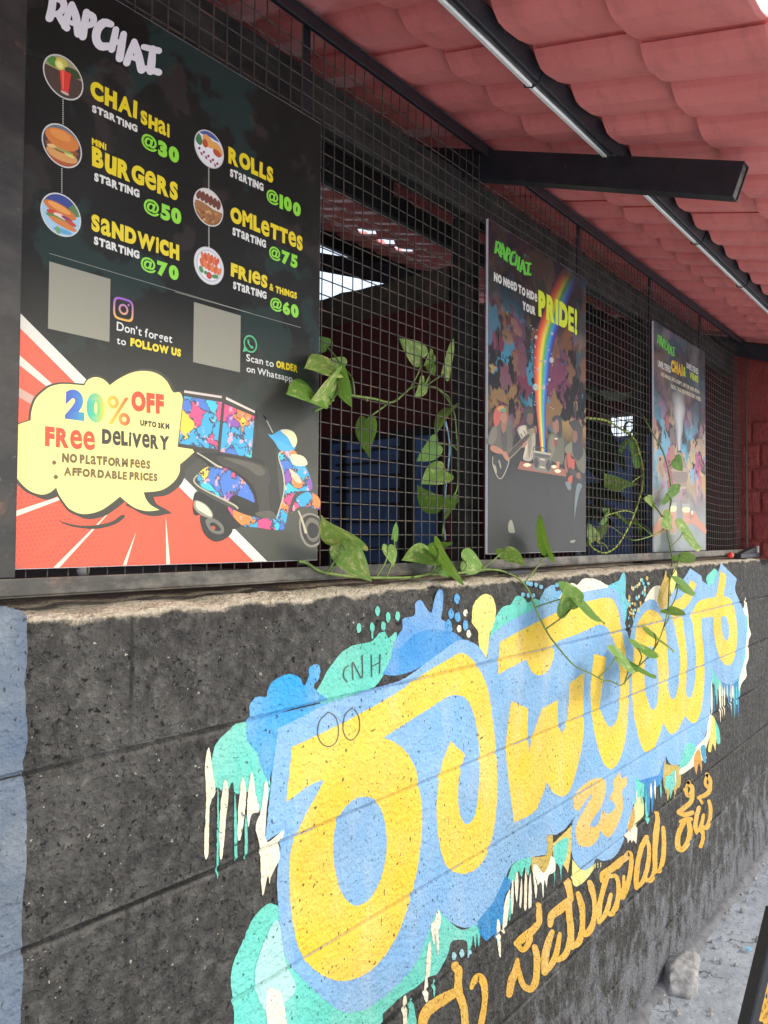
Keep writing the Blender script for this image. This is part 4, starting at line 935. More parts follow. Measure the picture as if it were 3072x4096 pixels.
# small app marks
def igrad(co):
    f = min(1, max(0, (co.z-ig[1])/.030+.5)); A_, B_ = lin('#e8b04a'), lin('#9a4fc0'); return tuple(A_[i]*(1-f)+B_[i]*f for i in range(3))
ig = toXZ(full('U', 820, 62), YT); r_ = .0165
def rsq(r, k=4):
    return [(ig[0]+r*(abs(math.cos(a))**(2/k))*math.copysign(1, math.cos(a)), ig[1]+r*(abs(math.sin(a))**(2/k))*math.copysign(1, math.sin(a))) for a in [i*math.pi/16+.05 for i in range(32)]]
def circ(c, r, n=24): return [(c[0]+r*math.cos(2*math.pi*i/n), c[1]+r*math.sin(2*math.pi*i/n)) for i in range(n)]
bm, col = newflat(); add_poly(bm, col, rsq(r_), [rsq(r_*.82)], YT, None, igrad); add_poly(bm, col, circ(ig, r_*.48), [circ(ig, r_*.30)], YT, None, igrad); add_poly(bm, col, circ((ig[0]+r_*.5, ig[1]+r_*.5), r_*.1), [], YT-.00005, None, igrad)
mesh_obj('camera_mark', bm, MP, S1)
wc = toXZ(full('W', 834, 157), YT); bm, col = newflat()
gcol = lin('#4fb47a'); add_poly(bm, col, circ(wc, .0150), [circ(wc, .0122)], YT, gcol)
add_poly(bm, col, [(wc[0]-.0125, wc[1]-.004), (wc[0]-.004, wc[1]-.0125), (wc[0]-.0165, wc[1]-.0165)], [], YT-.00005, gcol)
add_poly(bm, col, [(wc[0]-.007, wc[1]+.006), (wc[0]-.004, wc[1]+.007), (wc[0]-.002, wc[1]+.003), (wc[0]-.003, wc[1]+.001), (wc[0]+.001, wc[1]-.003), (wc[0]+.003, wc[1]-.002), (wc[0]+.007, wc[1]-.004), (wc[0]+.006, wc[1]-.007), (wc[0]+.001, wc[1]-.007), (wc[0]-.006, wc[1])], [], YT-.00006, gcol)
mesh_obj('phone_mark', bm, MP, S1)
# six round dish pictures: (centre, edge points) and what is on each plate, in plate units
def plate(v, cx, cy, xl, xr, items, rim='#c9c9c6'):
    y = YT-.0001; c = toXZ(full(v, cx, cy), y); a = toXZ(full(v, xl, cy), y); b = toXZ(full(v, xr, cy), y); r = (b[0]-a[0])/2; c = ((a[0]+b[0])/2, c[1])
    bm, col = newflat(); add_poly(bm, col, circ(c, r, 36), [], y, lin(rim)); rr = r*.95
    for i, it in enumerate(items):
        yy = y-.00006*(i+1)
        if it[0] == 'e':
            _, cc, ex, ez, ea, eb, rot = it
            o = [(ex+ea*math.cos(t_)*math.cos(rot)-eb*math.sin(t_)*math.sin(rot), ez+ea*math.cos(t_)*math.sin(rot)+eb*math.sin(t_)*math.cos(rot)) for t_ in [k*.3142 for k in range(20)]]
        else: cc, o = it[1], it[2]
        o2 = []
        for p in o:
            d = math.hypot(*p); f = min(1, .985/d) if d > 0 else 1; o2.append((c[0]+p[0]*f*rr, c[1]+p[1]*f*rr))
        add_poly(bm, col, o2, [], yy, lin(cc))
    return mesh_obj('dish_picture', bm, MP, S1)
full_c = [(math.cos(a*.1745), math.sin(a*.1745)) for a in range(36)]
def half(z, up=True):
    pts = [(math.cos(a), math.sin(a)) for a in [i*.1745 for i in range(36)]]
    return [(x, max(z, y) if up else min(z, y)) for x, y in pts]
RR = random.Random(3)
plate('S', 420, 511, 284, 556, [('p','#4a3a34', full_c), ('p','#9a9a70', half(.25)), ('e','#4f8a3c',-.55,.55,.35,.25,0), ('e','#3b4a2a',.5,.45,.45,.22,0), ('e','#c8b95a',-.1,.72,.3,.2,0), ('p','#d83a32', [(-.22,.35),(.38,.35),(.26,-.72),(-.10,-.72)]), ('p','#ee6a58', [(-.12,.3),(.02,.3),(.02,-.6),(-.04,-.6)]), ('e','#dcd05a',-.22,.52,.24,.24,0), ('e','#efe8a0',-.22,.52,.16,.16,0), ('e','#c9b0a0',.08,-.75,.22,.07,0)])
plate('S', 410, 965, 276, 546, [('p','#3a3236', full_c), ('p','#5a7080', half(.45)), ('e','#a8562c',0,-.85,.9,.35,0), ('e','#d2995a',0,-.45,.82,.32,0), ('e','#8a4a2c',0,-.12,.86,.24,0), ('e','#e0b878',-.4,-.18,.4,.10,.2), ('e','#d8d070',.35,-.3,.3,.10,-.2), ('e','#8fa05a',.1,-.22,.5,.07,0), ('e','#d07a36',0,.32,.88,.50,0), ('e','#dd9048',-.1,.50,.55,.24,0)])
plate('S', 405, 1424, 268, 540, [('p','#9cc4dc', full_c), ('p','#35506e', half(.38)), ('e','#4d7a46',.75,.45,.35,.3,0), ('e','#2a3f88',-.1,.75,.7,.3,0), ('e','#c9702c',-.05,.22,.86,.30,-.2), ('e','#e39a4c',-.1,.32,.6,.16,-.2), ('e','#c0392f',-.45,-.02,.3,.13,0), ('e','#e4c8c0',0,-.08,.4,.11,-.1), ('e','#7a3060',.3,-.10,.3,.09,-.2), ('e','#c0392f',.5,-.26,.3,.12,-.2), ('e','#4f8a3c',-.2,-.25,.6,.12,-.15), ('e','#cf7a34',.1,-.42,.75,.16,-.2), ('e','#56a0c8',.1,-.78,.5,.12,0), ('e','#6a9a5a',-.15,-.8,.12,.18,.3)])
plate('T', 227, 988, 128, 326, [('p','#dcdce2', full_c), ('p','#4258a0', half(.72)), ('e','#e4e4ec',.0,.1,.9,.62,0), ('e','#3f7a4a',-.75,.3,.24,.34,.3), ('e','#dfa25a',-.1,.42,.42,.30,-.6), ('e','#b4522c',-.3,.22,.20,.24,0), ('e','#dfa25a',.55,.22,.46,.30,-.6), ('e','#b4522c',.55,-.02,.30,.20,-.2)]+[('e','#8a3030',-.7+.16*i,-.32-.05*i+.10*(-1)**i,.10,.07,.9*(-1)**i) for i in range(9)])
plate('T', 222, 1374, 122, 322, [('p','#d6cfc8', full_c), ('p','#9a6a3e', half(-.02, False)), ('e','#9a6a3e',0,-.15,.98,.22,-.25)]+[('e','#6a3a2c',-.7+.28*i,.52-.03*i,.16,.30,-.2) for i in range(6)]+[('e',RR.choice(['#b4844a','#7a4a2c','#c89a5a','#8a5534']),RR.uniform(-.75,.75),RR.uniform(-.85,-.2),.16,.07,RR.uniform(-1,1)) for i in range(22)])
plate('T', 226, 1762, 126, 326, [('p','#d9d9d9', full_c), ('e','#b9bcc4',0,0,.90,.90,0), ('e','#e2e2e4',0,0,.82,.82,0)]+[('e',('#d86a3a','#c9552c')[i%2],-.45+.2*i,.45-.03*abs(i-2),.12,.28,.15*(2-i)) for i in range(6)]+[('e',('#d2602f','#e07c48')[i%2],-.5+.24*i,.05-.04*i,.14,.26,.2*(2-i)) for i in range(6)]+[('e','#3f8a48',-.55,-.35,.14,.2,.5), ('e','#3f8a48',.42,-.5,.24,.12,.2), ('e','#c23a34',.0,-.55,.2,.2,0), ('e','#3f8a48',-.25,-.45,.12,.10,.5)])
# scooter
YS = Y-.0016
pics(S1, 'scooter_shadow', 'W', [('#35352f', '900,760 1150,900 1050,1000 1090,1560 1030,1600 880,1480 860,1100 890,900'), ('#2c2b28', '380,1060 870,1100 960,1180 900,1560 740,1540 640,1400 480,1150')], YS+.0002)
pics(S1, 'rear_wheel', 'W', [('#2f2f2c', '420,1590 455,1560 560,1560 660,1640 690,1700 650,1760 580,1795 520,1790 460,1740 430,1670'), ('#6d6d64', '465,1620 520,1600 600,1650 620,1710 590,1735 530,1725 490,1690'), ('#2a2a28', '500,1650 540,1640 585,1680 590,1705 540,1705'), ('#b8503c', '515,1668 545,1672 540,1700 520,1690')], YS)
pics(S1, 'front_wheel', 'W', [('#8a8578', '1240,1620 1270,1580 1330,1560 1390,1580 1411,1610 1411,1800 1380,1835 1340,1845 1290,1820 1250,1740'), ('#33322e', '1258,1640 1290,1590 1340,1575 1390,1595 1411,1625 1411,1780 1380,1815 1340,1825 1300,1800 1266,1730'), ('#6f6a5e', '1290,1660 1330,1600 1390,1620 1409,1660 1409,1760 1360,1800 1310,1760'), ('#2c2b28', '1310,1680 1340,1640 1390,1660 1405,1700 1390,1750 1350,1770 1320,1740')], YS)
pics(S1, 'engine_case', 'W', [('#2c2c28', '390,1380 520,1440 640,1500 760,1560 780,1640 720,1690 640,1680 560,1600 470,1560 380,1580 360,1500'), ('#8e8b78', '368,1465 400,1455 470,1490 520,1550 525,1595 490,1600 420,1570 372,1520'), ('#d8d2b4', '385,1470 410,1465 470,1500 515,1560 510,1590 450,1560 395,1520')], YS-.0003)
pics(S1, 'seat', 'W', [('#43413a', '560,1090 700,1100 850,1130 950,1165 990,1210 1005,1300 985,1370 1000,1560 930,1560 900,1480 880,1380 820,1290 700,1200 600,1160'), ('#5c594f', '620,1105 720,1112 850,1145 930,1175 960,1230 900,1250 800,1180'), ('#5a574c', '880,1560 1000,1540 1050,1580 1040,1610 940,1600')], YS-.0005)
pics(S1, 'painted_body', 'W', [('#ffffff', '400,1260 440,1200 520,1170 640,1190 760,1270 840,1360 876,1470 800,1440 700,1410 640,1460 520,1390 420,1330'), ('#ffffff', '650,1512 760,1560 900,1600 1045,1615 1080,1700 900,1680 760,1655'), ('#ffffff', '1080,1050 1200,1040 1240,1100 1300,1180 1345,1290 1345,1370 1240,1380 1190,1430 1150,1560 1120,1690 1070,1690 1042,1640 1100,1450 1125,1290 1080,1150'), ('#ffffff', '1180,1560 1220,1440 1290,1390 1350,1390 1412,1440 1412,1530 1320,1510 1240,1510')], YS-.0007, MG)
pics(S1, 'front_shield', 'W', [('#3f9fd0', '985,905 1020,910 1090,870 1150,866 1200,890 1225,950 1215,1010 1190,1040 1090,1040 1040,970'), ('#e0d8a8', '1090,875 1150,866 1205,895 1228,960 1200,1015 1150,930'), ('#4fa8dc', '1040,950 1130,985 1190,1020 1180,1040 1090,1040'), ('#e6ddb0', '1178,1075 1280,1090 1310,1160 1200,1160'), ('#e6c0a0', '1165,1190 1240,1250 1265,1310 1215,1300 1180,1240')], YS-.0010)
for _it in ['400,1245,10 370,1290,12 420,1345,12 560,1420,12 700,1490,14 735,1520,14', '1100,1050,8 1075,1100,10 1110,1220,12 1120,1380,10 1060,1600,8', '400,1060,10 480,1110,12 560,1165,16 600,1180,14', '1240,1545,14 1270,1620,16 1300,1720,22', '1025,890,8 975,790,8 950,750,8']: strokes(S1, 'chrome_trim', 'W', [_it], '#b9b39a', YS-.0012)
pics(S1, 'mirror', 'W', [('#3a3a35', '890,715 930,710 965,750 975,790 930,790 900,780')], YS-.0012)
bxs = [('#3d3a36', '292,530! 630,580! 880,700! 848,1115! 575,1062! 238,1010!')]
pics(S1, 'delivery_box', 'W', bxs, YS-.0013)
pics(S1, 'box_graffiti', 'W', [('#ffffff', '288,588! 605,640! 565,1034! 248,980!'), ('#ffffff', '628,655! 875,755! 850,1100! 592,1050!')], YS-.0015, MG)
pics(S1, 'box_rim', 'W', [('#cdbfb8', '292,540! 605,588! 603,606! 290,560!'), ('#d8ccc0', '640,595! 880,712! 878,730! 638,616!')], YS-.0015)
pics(S1, 'smiley_mark', 'W', [('#e8c93a', '757,800 780,762 803,800 780,838'), ('#3a3420', '765,800 780,828 796,800 780,812')], YS-.0017)
# ------------------------------------------------------------------ tall poster in the middle
q1, q2, q3, q4 = (onY(p, .99) for p in ((1959,885), (1941,2213), (2343,2209), (2344,1111)))
S2 = board('tall poster of four friends under a rainbow rising from a radio', 'poster', (q1.x+q2.x)/2, (q3.x+q4.x)/2, (q2.z+q3.z)/2-H0, (q1.z+q4.z)/2-H0, m_board('music_print', 'music'))
SX0, SX1, SZ0, SZ1 = (q1.x+q2.x)/2+.002, (q3.x+q4.x)/2-.002, (q2.z+q3.z)/2+.002, (q1.z+q4.z)/2-.002
def splats(par, zlo, zhi, n, cols, Y, seed, drip=.5, ks=1.):
    rs = random.Random(seed)
    for i in range(n):
        bm, col = newflat(); cx, cz = rs.uniform(SX0, SX1), rs.uniform(zlo, zhi); r = ks*rs.uniform(.008, .045)*(.6 if i > n*.5 else 1.2); c = lin(rs.choice(cols)); ph = rs.uniform(0, 99)
        o = [(cx+r*(1+.8*noise.noise(Vector((math.cos(a)*2.1+ph, math.sin(a)*2.1, ph))))*math.cos(a), cz+1.25*r*(1+.8*noise.noise(Vector((math.cos(a)*2.1+ph, math.sin(a)*2.1, ph))))*math.sin(a)) for a in [k*.21 for k in range(30)]]
        y = Y-.00003*(i % 40); add_poly(bm, col, o, [], y, c)
        if rs.random() < drip:
            for k in range(rs.randint(1, 3)):
                x = cx+rs.uniform(-.6, .6)*r; L = rs.uniform(.02, .07); wd = rs.uniform(.0008, .002); add_poly(bm, col, [(x-wd, cz), (x+wd, cz), (x+wd*.6, cz-r-L), (x-wd*.6, cz-r-L)], [], y-.00001, c)
        clipbox(bm, SX0, SX1, SZ0, SZ1)
        if len(bm.faces): mesh_obj('paint_blot', bm, MP, par)
splats(S2, H0+.33, H0+.60, 22, ['#2a5f74','#5f2c3e','#8a6c3c','#2f7088','#552539','#6e462c','#1d434d','#1c1a20','#141216','#141216','#7a5044'], Y, 5, .8, .7)
splats(S2, H0+.60, H0+.74, 10, ['#143038','#1f2a2a','#3a2a30'], Y, 8)
# rainbow ribbon with soft colour bands
def band(par, name, cl, cols, Y, fade):
    bm, col = newflat(); c = smooth_open(cl, 8); N = len(c); K = len(cols)-1
    P_ = [toXZ((a[0], a[1]), Y) for a in c]
    rows = []
    for i in range(N):
        xa = toXZ((c[i][0]-c[i][2]/2, c[i][1]), Y)[0]; xb = toXZ((c[i][0]+c[i][2]/2, c[i][1]), Y)[0]
        sh = c[i][3]
        rows.append([bm.verts.new((xa+(xb-xa)*k/K, Y, P_[i][1]+sh*(k/K-.5))) for k in range(K+1)])
    cl_ = {}
    for i, r in enumerate(rows):
        f = fade(i/(N-1))
        for k, v_ in enumerate(r): cl_[v_] = tuple(x*f+.02*(1-f) for x in lin(cols[k]))
    for i in range(N-1):
        for k in range(K):
            fc = bm.faces.new((rows[i][k], rows[i+1][k], rows[i+1][k+1], rows[i][k+1])); fc.normal_update()
            if fc.normal.y > 0: fc.normal_flip()
            for l in fc.loops: l[col] = (*cl_[l.vert], 1)
    return mesh_obj(name, bm, MP, par)
pv = lambda x, y, w_, sh=0: (*full('P', x, y), w_/1.5255, sh)
band(S2, 'rainbow', [pv(418,1462,30), pv(412,1350,42), pv(405,1200,62), pv(405,1050,84), pv(412,900,104), pv(432,760,112), pv(470,640,112), pv(515,520,110), pv(560,420,105), pv(590,370,100)], ['#5a3038','#e0432f','#f08a3a','#f2e04a','#3fb04a','#35a0d8','#3a50c0','#2a2838'], Y-.0013, lambda t_: 1. if t_ < .55 else max(.05, 1-(t_-.55)/.42))
text(S2, 'NO NeeD TO HiDe', 'P', (118,417), (118,362), (382,547), WT, Y-.0016, gap=.09)
text(S2, 'YOUR', 'P', (292,592), (292,540), (371,628), WT, Y-.0016)
text(S2, 'PRIDE!', 'P', (390,640), (390,480), (626,738), lin('#d3e63a'), Y-.0018)
def remap(lst, bx, v, tv, k):
    """same lettering strokes refitted to another board"""
    x0, y0, x1, y1 = 300, -20, 1060, 490; out = []
    for s in lst:
        o = []
        for t_ in s.split():
            a, b, w_ = map(float, t_.split(',')); fx = (a-x0)/(x1-x0); zz = (b-y0)-fx*310
            o.append(f'{bx[0]+fx*(bx[2]-bx[0]):.1f},{bx[1]+fx*bx[4]+zz/180*(bx[3]-bx[1]):.1f},{w_*k:.2f}')
        out.append(' '.join(o))
    return out
def logo(par, bx, v, k, Y):
    bm, col = newflat(); RL = random.Random(4)
    for i in range(16):
        fx = RL.random(); x = bx[0]+fx*(bx[2]-bx[0]); y = bx[1]+fx*bx[4]+RL.choice([-.15, .9, 1.15, .4])*(bx[3]-bx[1]); r = RL.uniform(.05, .16)*(bx[3]-bx[1])
        q = [full(v, x+r*.6*math.cos(a*.63), y+r*math.sin(a*.63)) for a in range(10)]; add_poly(bm, col, [toXZ(p, Y) for p in q], [], Y-.00002*i, lin(RL.choice(['#2a7a52','#2f8a5f','#1f5f50'])))
    mesh_obj('logo_splash', bm, MP, par)
    strokes(par, 'logo_lettering', v, remap(TITLE, bx, v, None, k), '#68d048', Y-.0005)
logo(S2, (120,180,345,262,112), 'P', .335, Y-.0016)
SK1, SK2, SK3 = '#b07a5c', '#8a5a40', '#a8745a'
pics(S2, 'seated_musician', 'K', [('#4f4a3e', '-5,250 60,60 130,0 260,-10 340,40 385,250 330,400 200,390 60,310'), ('#3c382f', '200,60 240,120 270,60 300,200 280,380 230,380'), ('#68614f', '60,80 130,20 150,150 90,280 20,250'), ('#8a5a44', '215,-60 280,-60 285,40 245,120 215,40'), ('#a06a52', '200,-170 275,-180 300,-110 270,-30 225,-40 195,-90'), ('#b04a3c', '95,-150 130,-250 215,-290 270,-240 285,-180 210,-190 190,-60 140,20 100,-20'), ('#c08a3c', '150,-250 230,-285 255,-230 190,-200'), ('#4f8a66', '190,-225 270,-250 280,-200 215,-190'), ('#a06a52', '45,340 90,300 230,370 310,520 280,538 225,450 90,395')], Y-.0016)
pics(S2, 'sitar', 'K', [('#15161a', '85,470 190,420 335,500 315,640 235,780 190,795 130,730 90,580'), ('#7d6e52', '320,400 585,130 640,50 672,70 682,130 610,220 350,495'), ('#2e2622', '330,400 590,145 612,192 347,472'), ('#8d8468', '90,590 130,600 150,700 125,700'), ('#8d8468', '172,530 188,520 215,620 200,635'), ('#a06a52', '520,300 580,235 590,290 530,335'), ('#a06a52', '225,400 290,400 330,510 300,530 250,470')], Y-.0022)
strokes(S2, 'sitar_edge', 'K', ['90,470,12 90,580,12 140,730,12 190,790,12 240,760,12 310,600,12 330,500,12'], '#9c9680', Y-.0027)
strokes(S2, 'sitar_pegs', 'K', ['%d,%d,10 %d,%d,14' % (380+42*k, 250-42*k, 400+42*k, 300-42*k) for k in range(6)], '#1c1a1a', Y-.0027)
pics(S2, 'seated_listener', 'K', [('#9c9280', '445,70 560,0 690,60 715,200 700,420 640,530 530,500 560,330'), ('#b8ae98', '470,80 560,20 600,300 560,480 535,460 560,300'), ('#7c7462', '600,60 650,100 660,300 620,500 600,300'), ('#6a4432', '570,-190 660,-200 685,-110 660,0 610,40 570,-40'), ('#120f10', '540,-180 570,-260 640,-280 690,-230 690,-170 610,-170 590,-60 640,0 690,-40 660,60 600,50 560,-60'), ('#7a5240', '690,20 735,25 730,125 690,110')], Y-.0018)
pics(S2, 'woman_with_cup', 'K', [('#57543f', '890,380 905,170 970,120 1110,170 1135,300 1120,570 960,530'), ('#6f6b52', '930,200 980,150 1010,300 960,480 920,400'), ('#1b1517', '1000,-120 1080,-130 1110,40 1090,190 1030,140 1060,30'), ('#8d5f4a', '965,-90 1030,-110 1060,-10 1055,90 1000,125 968,50'), ('#1b1517', '960,-80 1000,-140 1060,-110 1010,-70 985,-40'), ('#8d5f4a', '950,230 1000,200 1000,300 955,310'), ('#6e3a28', '990,200 1048,205 1030,320 1000,315'), ('#d8c8b0', '992,200 1020,190 1046,205 1020,214')], Y-.0018)
pics(S2, 'man_with_guitar', 'K', [('#59563f', '1140,400 1160,320 1250,240 1290,300 1440,360 1442,700 1340,640 1280,480'), ('#6f6b52', '1150,330 1240,260 1250,400 1180,420'), ('#18161a', '1215,-40 1330,-70 1410,60 1400,250 1420,420 1330,530 1265,400 1262,260 1300,250 1280,100'), ('#7a4e3c', '1265,100 1322,90 1335,200 1295,265 1258,200'), ('#a8432f', '1178,450 1215,400 1250,490 1295,520 1275,700 1210,690'), ('#a8432f', '1200,770 1262,740 1245,865 1195,840'), ('#2b211e', '1205,640 1240,630 1395,760 1380,825 1225,720'), ('#7a4e3c', '1140,560 1170,430 1180,600 1200,700 1165,680'), ('#7a4e3c', '1320,720 1370,700 1380,780 1330,780'), ('#5e6c70', '1155,850 1215,840 1245,930 1200,960'), ('#5e6c70', '1330,870 1405,890 1360,1010 1310,1260 1290,1380 1295,1100')], Y-.0018)
pics(S2, 'table_top', 'P', [('#8a4f38', '280,1518! 560,1568! 560,1612! 262,1565!'), ('#d6c9a8', '298,1540 322,1528 347,1540 322,1553'), ('#d6c9a8', '468,1548 490,1540 505,1552 485,1562'), ('#d6c9a8', '488,1575 508,1565 530,1578 508,1590'), ('#b5754f', '500,1520! 520,1520! 518,1560! 503,1560!')], Y-.0024)
pics(S2, 'radio', 'P', [('#6b675d', '360,1450! 470,1468! 470,1588! 358,1570!'), ('#a8a494', '362,1452! 468,1470! 468,1480! 362,1462!'), ('#2c2c2a', '362,1525 378,1490 396,1530 378,1562'), ('#2c2c2a', '436,1540 455,1505 470,1545 453,1580'), ('#45433c', '370,1468! 462,1484! 462,1500! 370,1486!'), ('#c5bd9c', '402,1500! 432,1506! 432,1514! 402,1508!'), ('#c5bd9c', '402,1548! 432,1554! 432,1562! 402,1556!')], Y-.0030)
strokes(S2, 'radio_handle', 'P', ['362,1450,5 368,1430,6 420,1436,6 462,1446,6 468,1466,5'], '#3a3936', Y-.0033)
for _it in (('#8a8878', '205,1905 225,1875 245,1940 240,1955 210,1950'), ('#7d7d76', '585,2003 615,1998 605,2015 585,2014')): pics(S2, 'shoe', 'P', [_it], Y-.0016)
bm, col = newflat(); rs = random.Random(11)
for x, y, r in ((375,760,12),(388,955,10),(372,1065,22),(420,1065,15),(470,900,18),(430,910,11),(457,1020,10),(405,905,8),(473,738,10),(447,690,9)):
    q = [full('P', x+r*.75*math.cos(a*.6283), y+r*math.sin(a*.6283)) for a in range(10)]; add_poly(bm, col, [toXZ(p, Y-.0015) for p in q], [], Y-.0015, lin('#b9b7b0'))
for k in range(60):
    x, y = rs.uniform(340,480), rs.uniform(680,1200); r = rs.uniform(1.5, 4); q = [full('P', x+r*math.cos(a*1.05), y+r*math.sin(a*1.05)) for a in range(6)]; add_poly(bm, col, [toXZ(p, Y-.0015) for p in q], [], Y-.0015, lin('#c9c6b8'))
mesh_obj('floating_marks', bm, MP, S2)
# ------------------------------------------------------------------ far poster
q1, q2, q3, q4 = (onY(p, .99) for p in ((2617,1291), (2613,2209), (2826,2200), (2817,1404)))
S3 = board('far poster of two hands raising glasses of milky tea in steam', 'poster', (q1.x+q2.x)/2, (q3.x+q4.x)/2, (q2.z+q3.z)/2-H0, (q1.z+q4.z)/2-H0, m_board('tea_print', 'tea'))
SX0, SX1, SZ0, SZ1 = (q1.x+q2.x)/2+.002, (q3.x+q4.x)/2-.002, (q2.z+q3.z)/2+.002, (q1.z+q4.z)/2-.002
splats(S3, H0+.22, H0+.50, 22, ['#5f98ac','#8a5a60','#b09058','#6fa4b4','#94404e','#6a5650','#a8664a','#3a3a40','#524650','#3a3a40'], Y, 15, .8, .75)
text(S3, 'UNFILTERED', 'M', (178,1040), (178,895), (468,1162), WT, Y-.0012, bold=.022)
text(S3, 'CHAI', 'M', (474,1140), (474,872), (728,1245), lin('#e6b428'), Y-.0014, bold=.045)
text(S3, '&', 'M', (738,1240), (738,1020), (798,1272), lin('#a8d83c'), Y-.0012, bold=.022)
text(S3, 'UNFILTERED', 'M', (812,1095), (812,970), (1075,1172), WT, Y-.0012, bold=.022)
text(S3, 'ViBeS', 'M', (880,1312), (880,1160), (1075,1372), lin('#c6dc38'), Y-.0012, bold=.022)
text(S3, 'NO MASK, NO SCRIPT, JUST SIP AND SPEAK -', 'M', (255,1285), (255,1200), (1125,1605), lin('#d8d2b4'), Y-.0012, bold=.022)
text(S3, 'REAL TALK BREWING EVERY WEEK.', 'M', (480,1540), (480,1450), (1135,1770), lin('#d8d2b4'), Y-.0012, bold=.022)
logo(S3, (160,345,560,560,215), 'M', .50, Y-.0012)
pn = lambda x, y, w_: (*full('N', x, y), w_/3.814, 0)
band(S3, 'steam', [pn(450,600,50), pn(445,420,70), pn(450,250,110), pn(440,100,150), pn(450,-80,190), pn(430,-240,200), pn(480,-330,160)], ['#6a6c6e','#a9aba8','#c4c6c2','#b4b6b2','#77797a'], Y-.0007, lambda t_: 1. if t_ < .6 else max(.1, 1-(t_-.6)/.45))
pics(S3, 'tea_kettle', 'N', [('#8f7a6c', '340,860 400,700 440,590 480,600 520,720 580,860 570,960 540,1140 380,1140 350,980'), ('#a48e7c', '350,850 570,850 572,900 350,900'), ('#7f6c60', '360,920 565,920 550,1060 372,1060'), ('#a8988a', '380,1130 540,1130 540,1165 380,1165')], Y-.0007)
pics(S3, 'tea_glass', 'N', [('#9a9c96', '308,1375! 410,1375! 404,1870! 300,1870!'), ('#b98c74', '310,1500! 406,1500! 402,1830! 306,1830!'), ('#efe0a0', '308,1440 358,1425 408,1440 400,1500 358,1512 314,1500')], Y-.0012)
pics(S3, 'tea_glass', 'N', [('#9a9c96', '496,1390! 614,1390! 606,1720! 506,1720!'), ('#b98c74', '500,1520! 610,1520! 604,1700! 508,1700!'), ('#efe0a0', '498,1465 555,1445 612,1465 600,1515 555,1525 508,1515')], Y-.0012)
pics(S3, 'hand', 'N', [('#b9826c', '60,1760 130,1640 185,1530 215,1480 260,1475 300,1520 350,1560 345,1640 330,1750 250,1830 150,1850 60,1900'), ('#a87058', '270,1530 345,1570 340,1620 260,1590')], Y-.0018)
pics(S3, 'hand', 'N', [('#b9826c', '535,1600 560,1550 640,1505 690,1500 730,1580 800,1680 855,1740 857,1860 780,1800 720,1740 650,1700 540,1690 600,1650 640,1620 600,1610'), ('#a87058', '640,1520 690,1560 640,1620 600,1600'), ('#c9c9c0', '632,1510 655,1495 665,1550 645,1560')], Y-.0018)

# press every printed layer down to a fraction of a millimetre above its sheet
_f0 = .9896
for B_ in (S1, S2, S3):
    for o in B_.children:
        if o.data and o.data.materials and o.data.materials[0] in (MP, MG):
            for v in o.data.vertices: v.co.y = _f0-.00006+(v.co.y-_f0)*.22
# ================================================================== plants
def lerp_list(ys, f):
    if len(ys) == 1: return ys[0]
    p = f*(len(ys)-1); i = min(int(p), len(ys)-2); return ys[i]+(ys[i+1]-ys[i])*(p-i)
def path3(s, ys, n=6):
    a = parse(s); N = len(a); pts = [onY((q[0], q[1]), lerp_list(ys, i/(N-1))) for i, q in enumerate(a)]
    c = [(p.x, p.y, p.z) for p in pts]; return [Vector(p) for p in smooth_open(c, n)]
CAMP = Vector((0, 0, H0))
EDGE = [(0,0,0),(.07,-.085,.085),(.14,-.125,.19),(.22,-.10,.29),(.32,.01,.375),(.44,.17,.40),(.56,.34,.375),(.68,.52,.305),(.80,.70,.205),(.91,.87,.085),(1.,1.,0.)]
def make_leaf(B, T, wapp, par, seed, side=1, curl=.16, fold=.16, wide=.74):
    """heart-shaped leaf from the petiole joint B to the tip T; turned about its midrib until it looks wapp wide"""
    ax = T-B; L = ax.length; ax.normalize(); mid = (B+T)/2; view = (CAMP-mid).normalized()
    n0 = (view-ax*view.dot(ax)).normalized(); rs = random.Random(seed); Wn = max(wide*L, wapp*1.02)
    tilt = math.acos(min(1, max(.08, wapp/Wn)))*side
    n_ = n0*math.cos(tilt)+ax.cross(n0)*math.sin(tilt); b = n_.cross(ax)
    NU, NV = 14, 4; bm = bmesh.new(); uvl = bm.loops.layers.uv.new('leaf'); gd = []; uv = {}
    ph = rs.uniform(0, 9)
    for i in range(NU+1):
        u = i/NU; row = []
        k = max(q for q in range(len(EDGE)-1) if EDGE[q][0] <= u+1e-9); e0, e1 = EDGE[k], EDGE[k+1]; f_ = (u-e0[0])/(e1[0]-e0[0])
        bx, by = e0[1]+(e1[1]-e0[1])*f_, (e0[2]+(e1[2]-e0[2])*f_)/.40*.5*Wn
        for j in range(-NV, NV+1):
            v = j/NV; x = L*(u+(bx-u)*abs(v)**1.15); y = by*v; xx = x/L
            z = fold*abs(y)*(1-.5*abs(v))-curl*L*((max(0, xx)-.3)**2)*.8+.022*L*math.sin(u*9+ph+v*2)*abs(v)+.012*L*noise.noise(Vector((u*3, v*2, ph)))
            p = bm.verts.new(B+ax*x+b*y+n_*z); row.append(p); uv[p] = (u, v)
        gd.append(row)
    for i in range(NU):
        for j in range(2*NV):
            q = (gd[i][j], gd[i+1][j], gd[i+1][j+1], gd[i][j+1])
            f = bm.faces.new(q); f.smooth = True
            for l in f.loops: l[uvl].uv = uv[l.vert]
    bmesh.ops.remove_doubles(bm, verts=bm.verts[:], dist=1e-6)
    return mesh_obj('leaf', bm, ML, par, smooth=True)
SEED = [0]
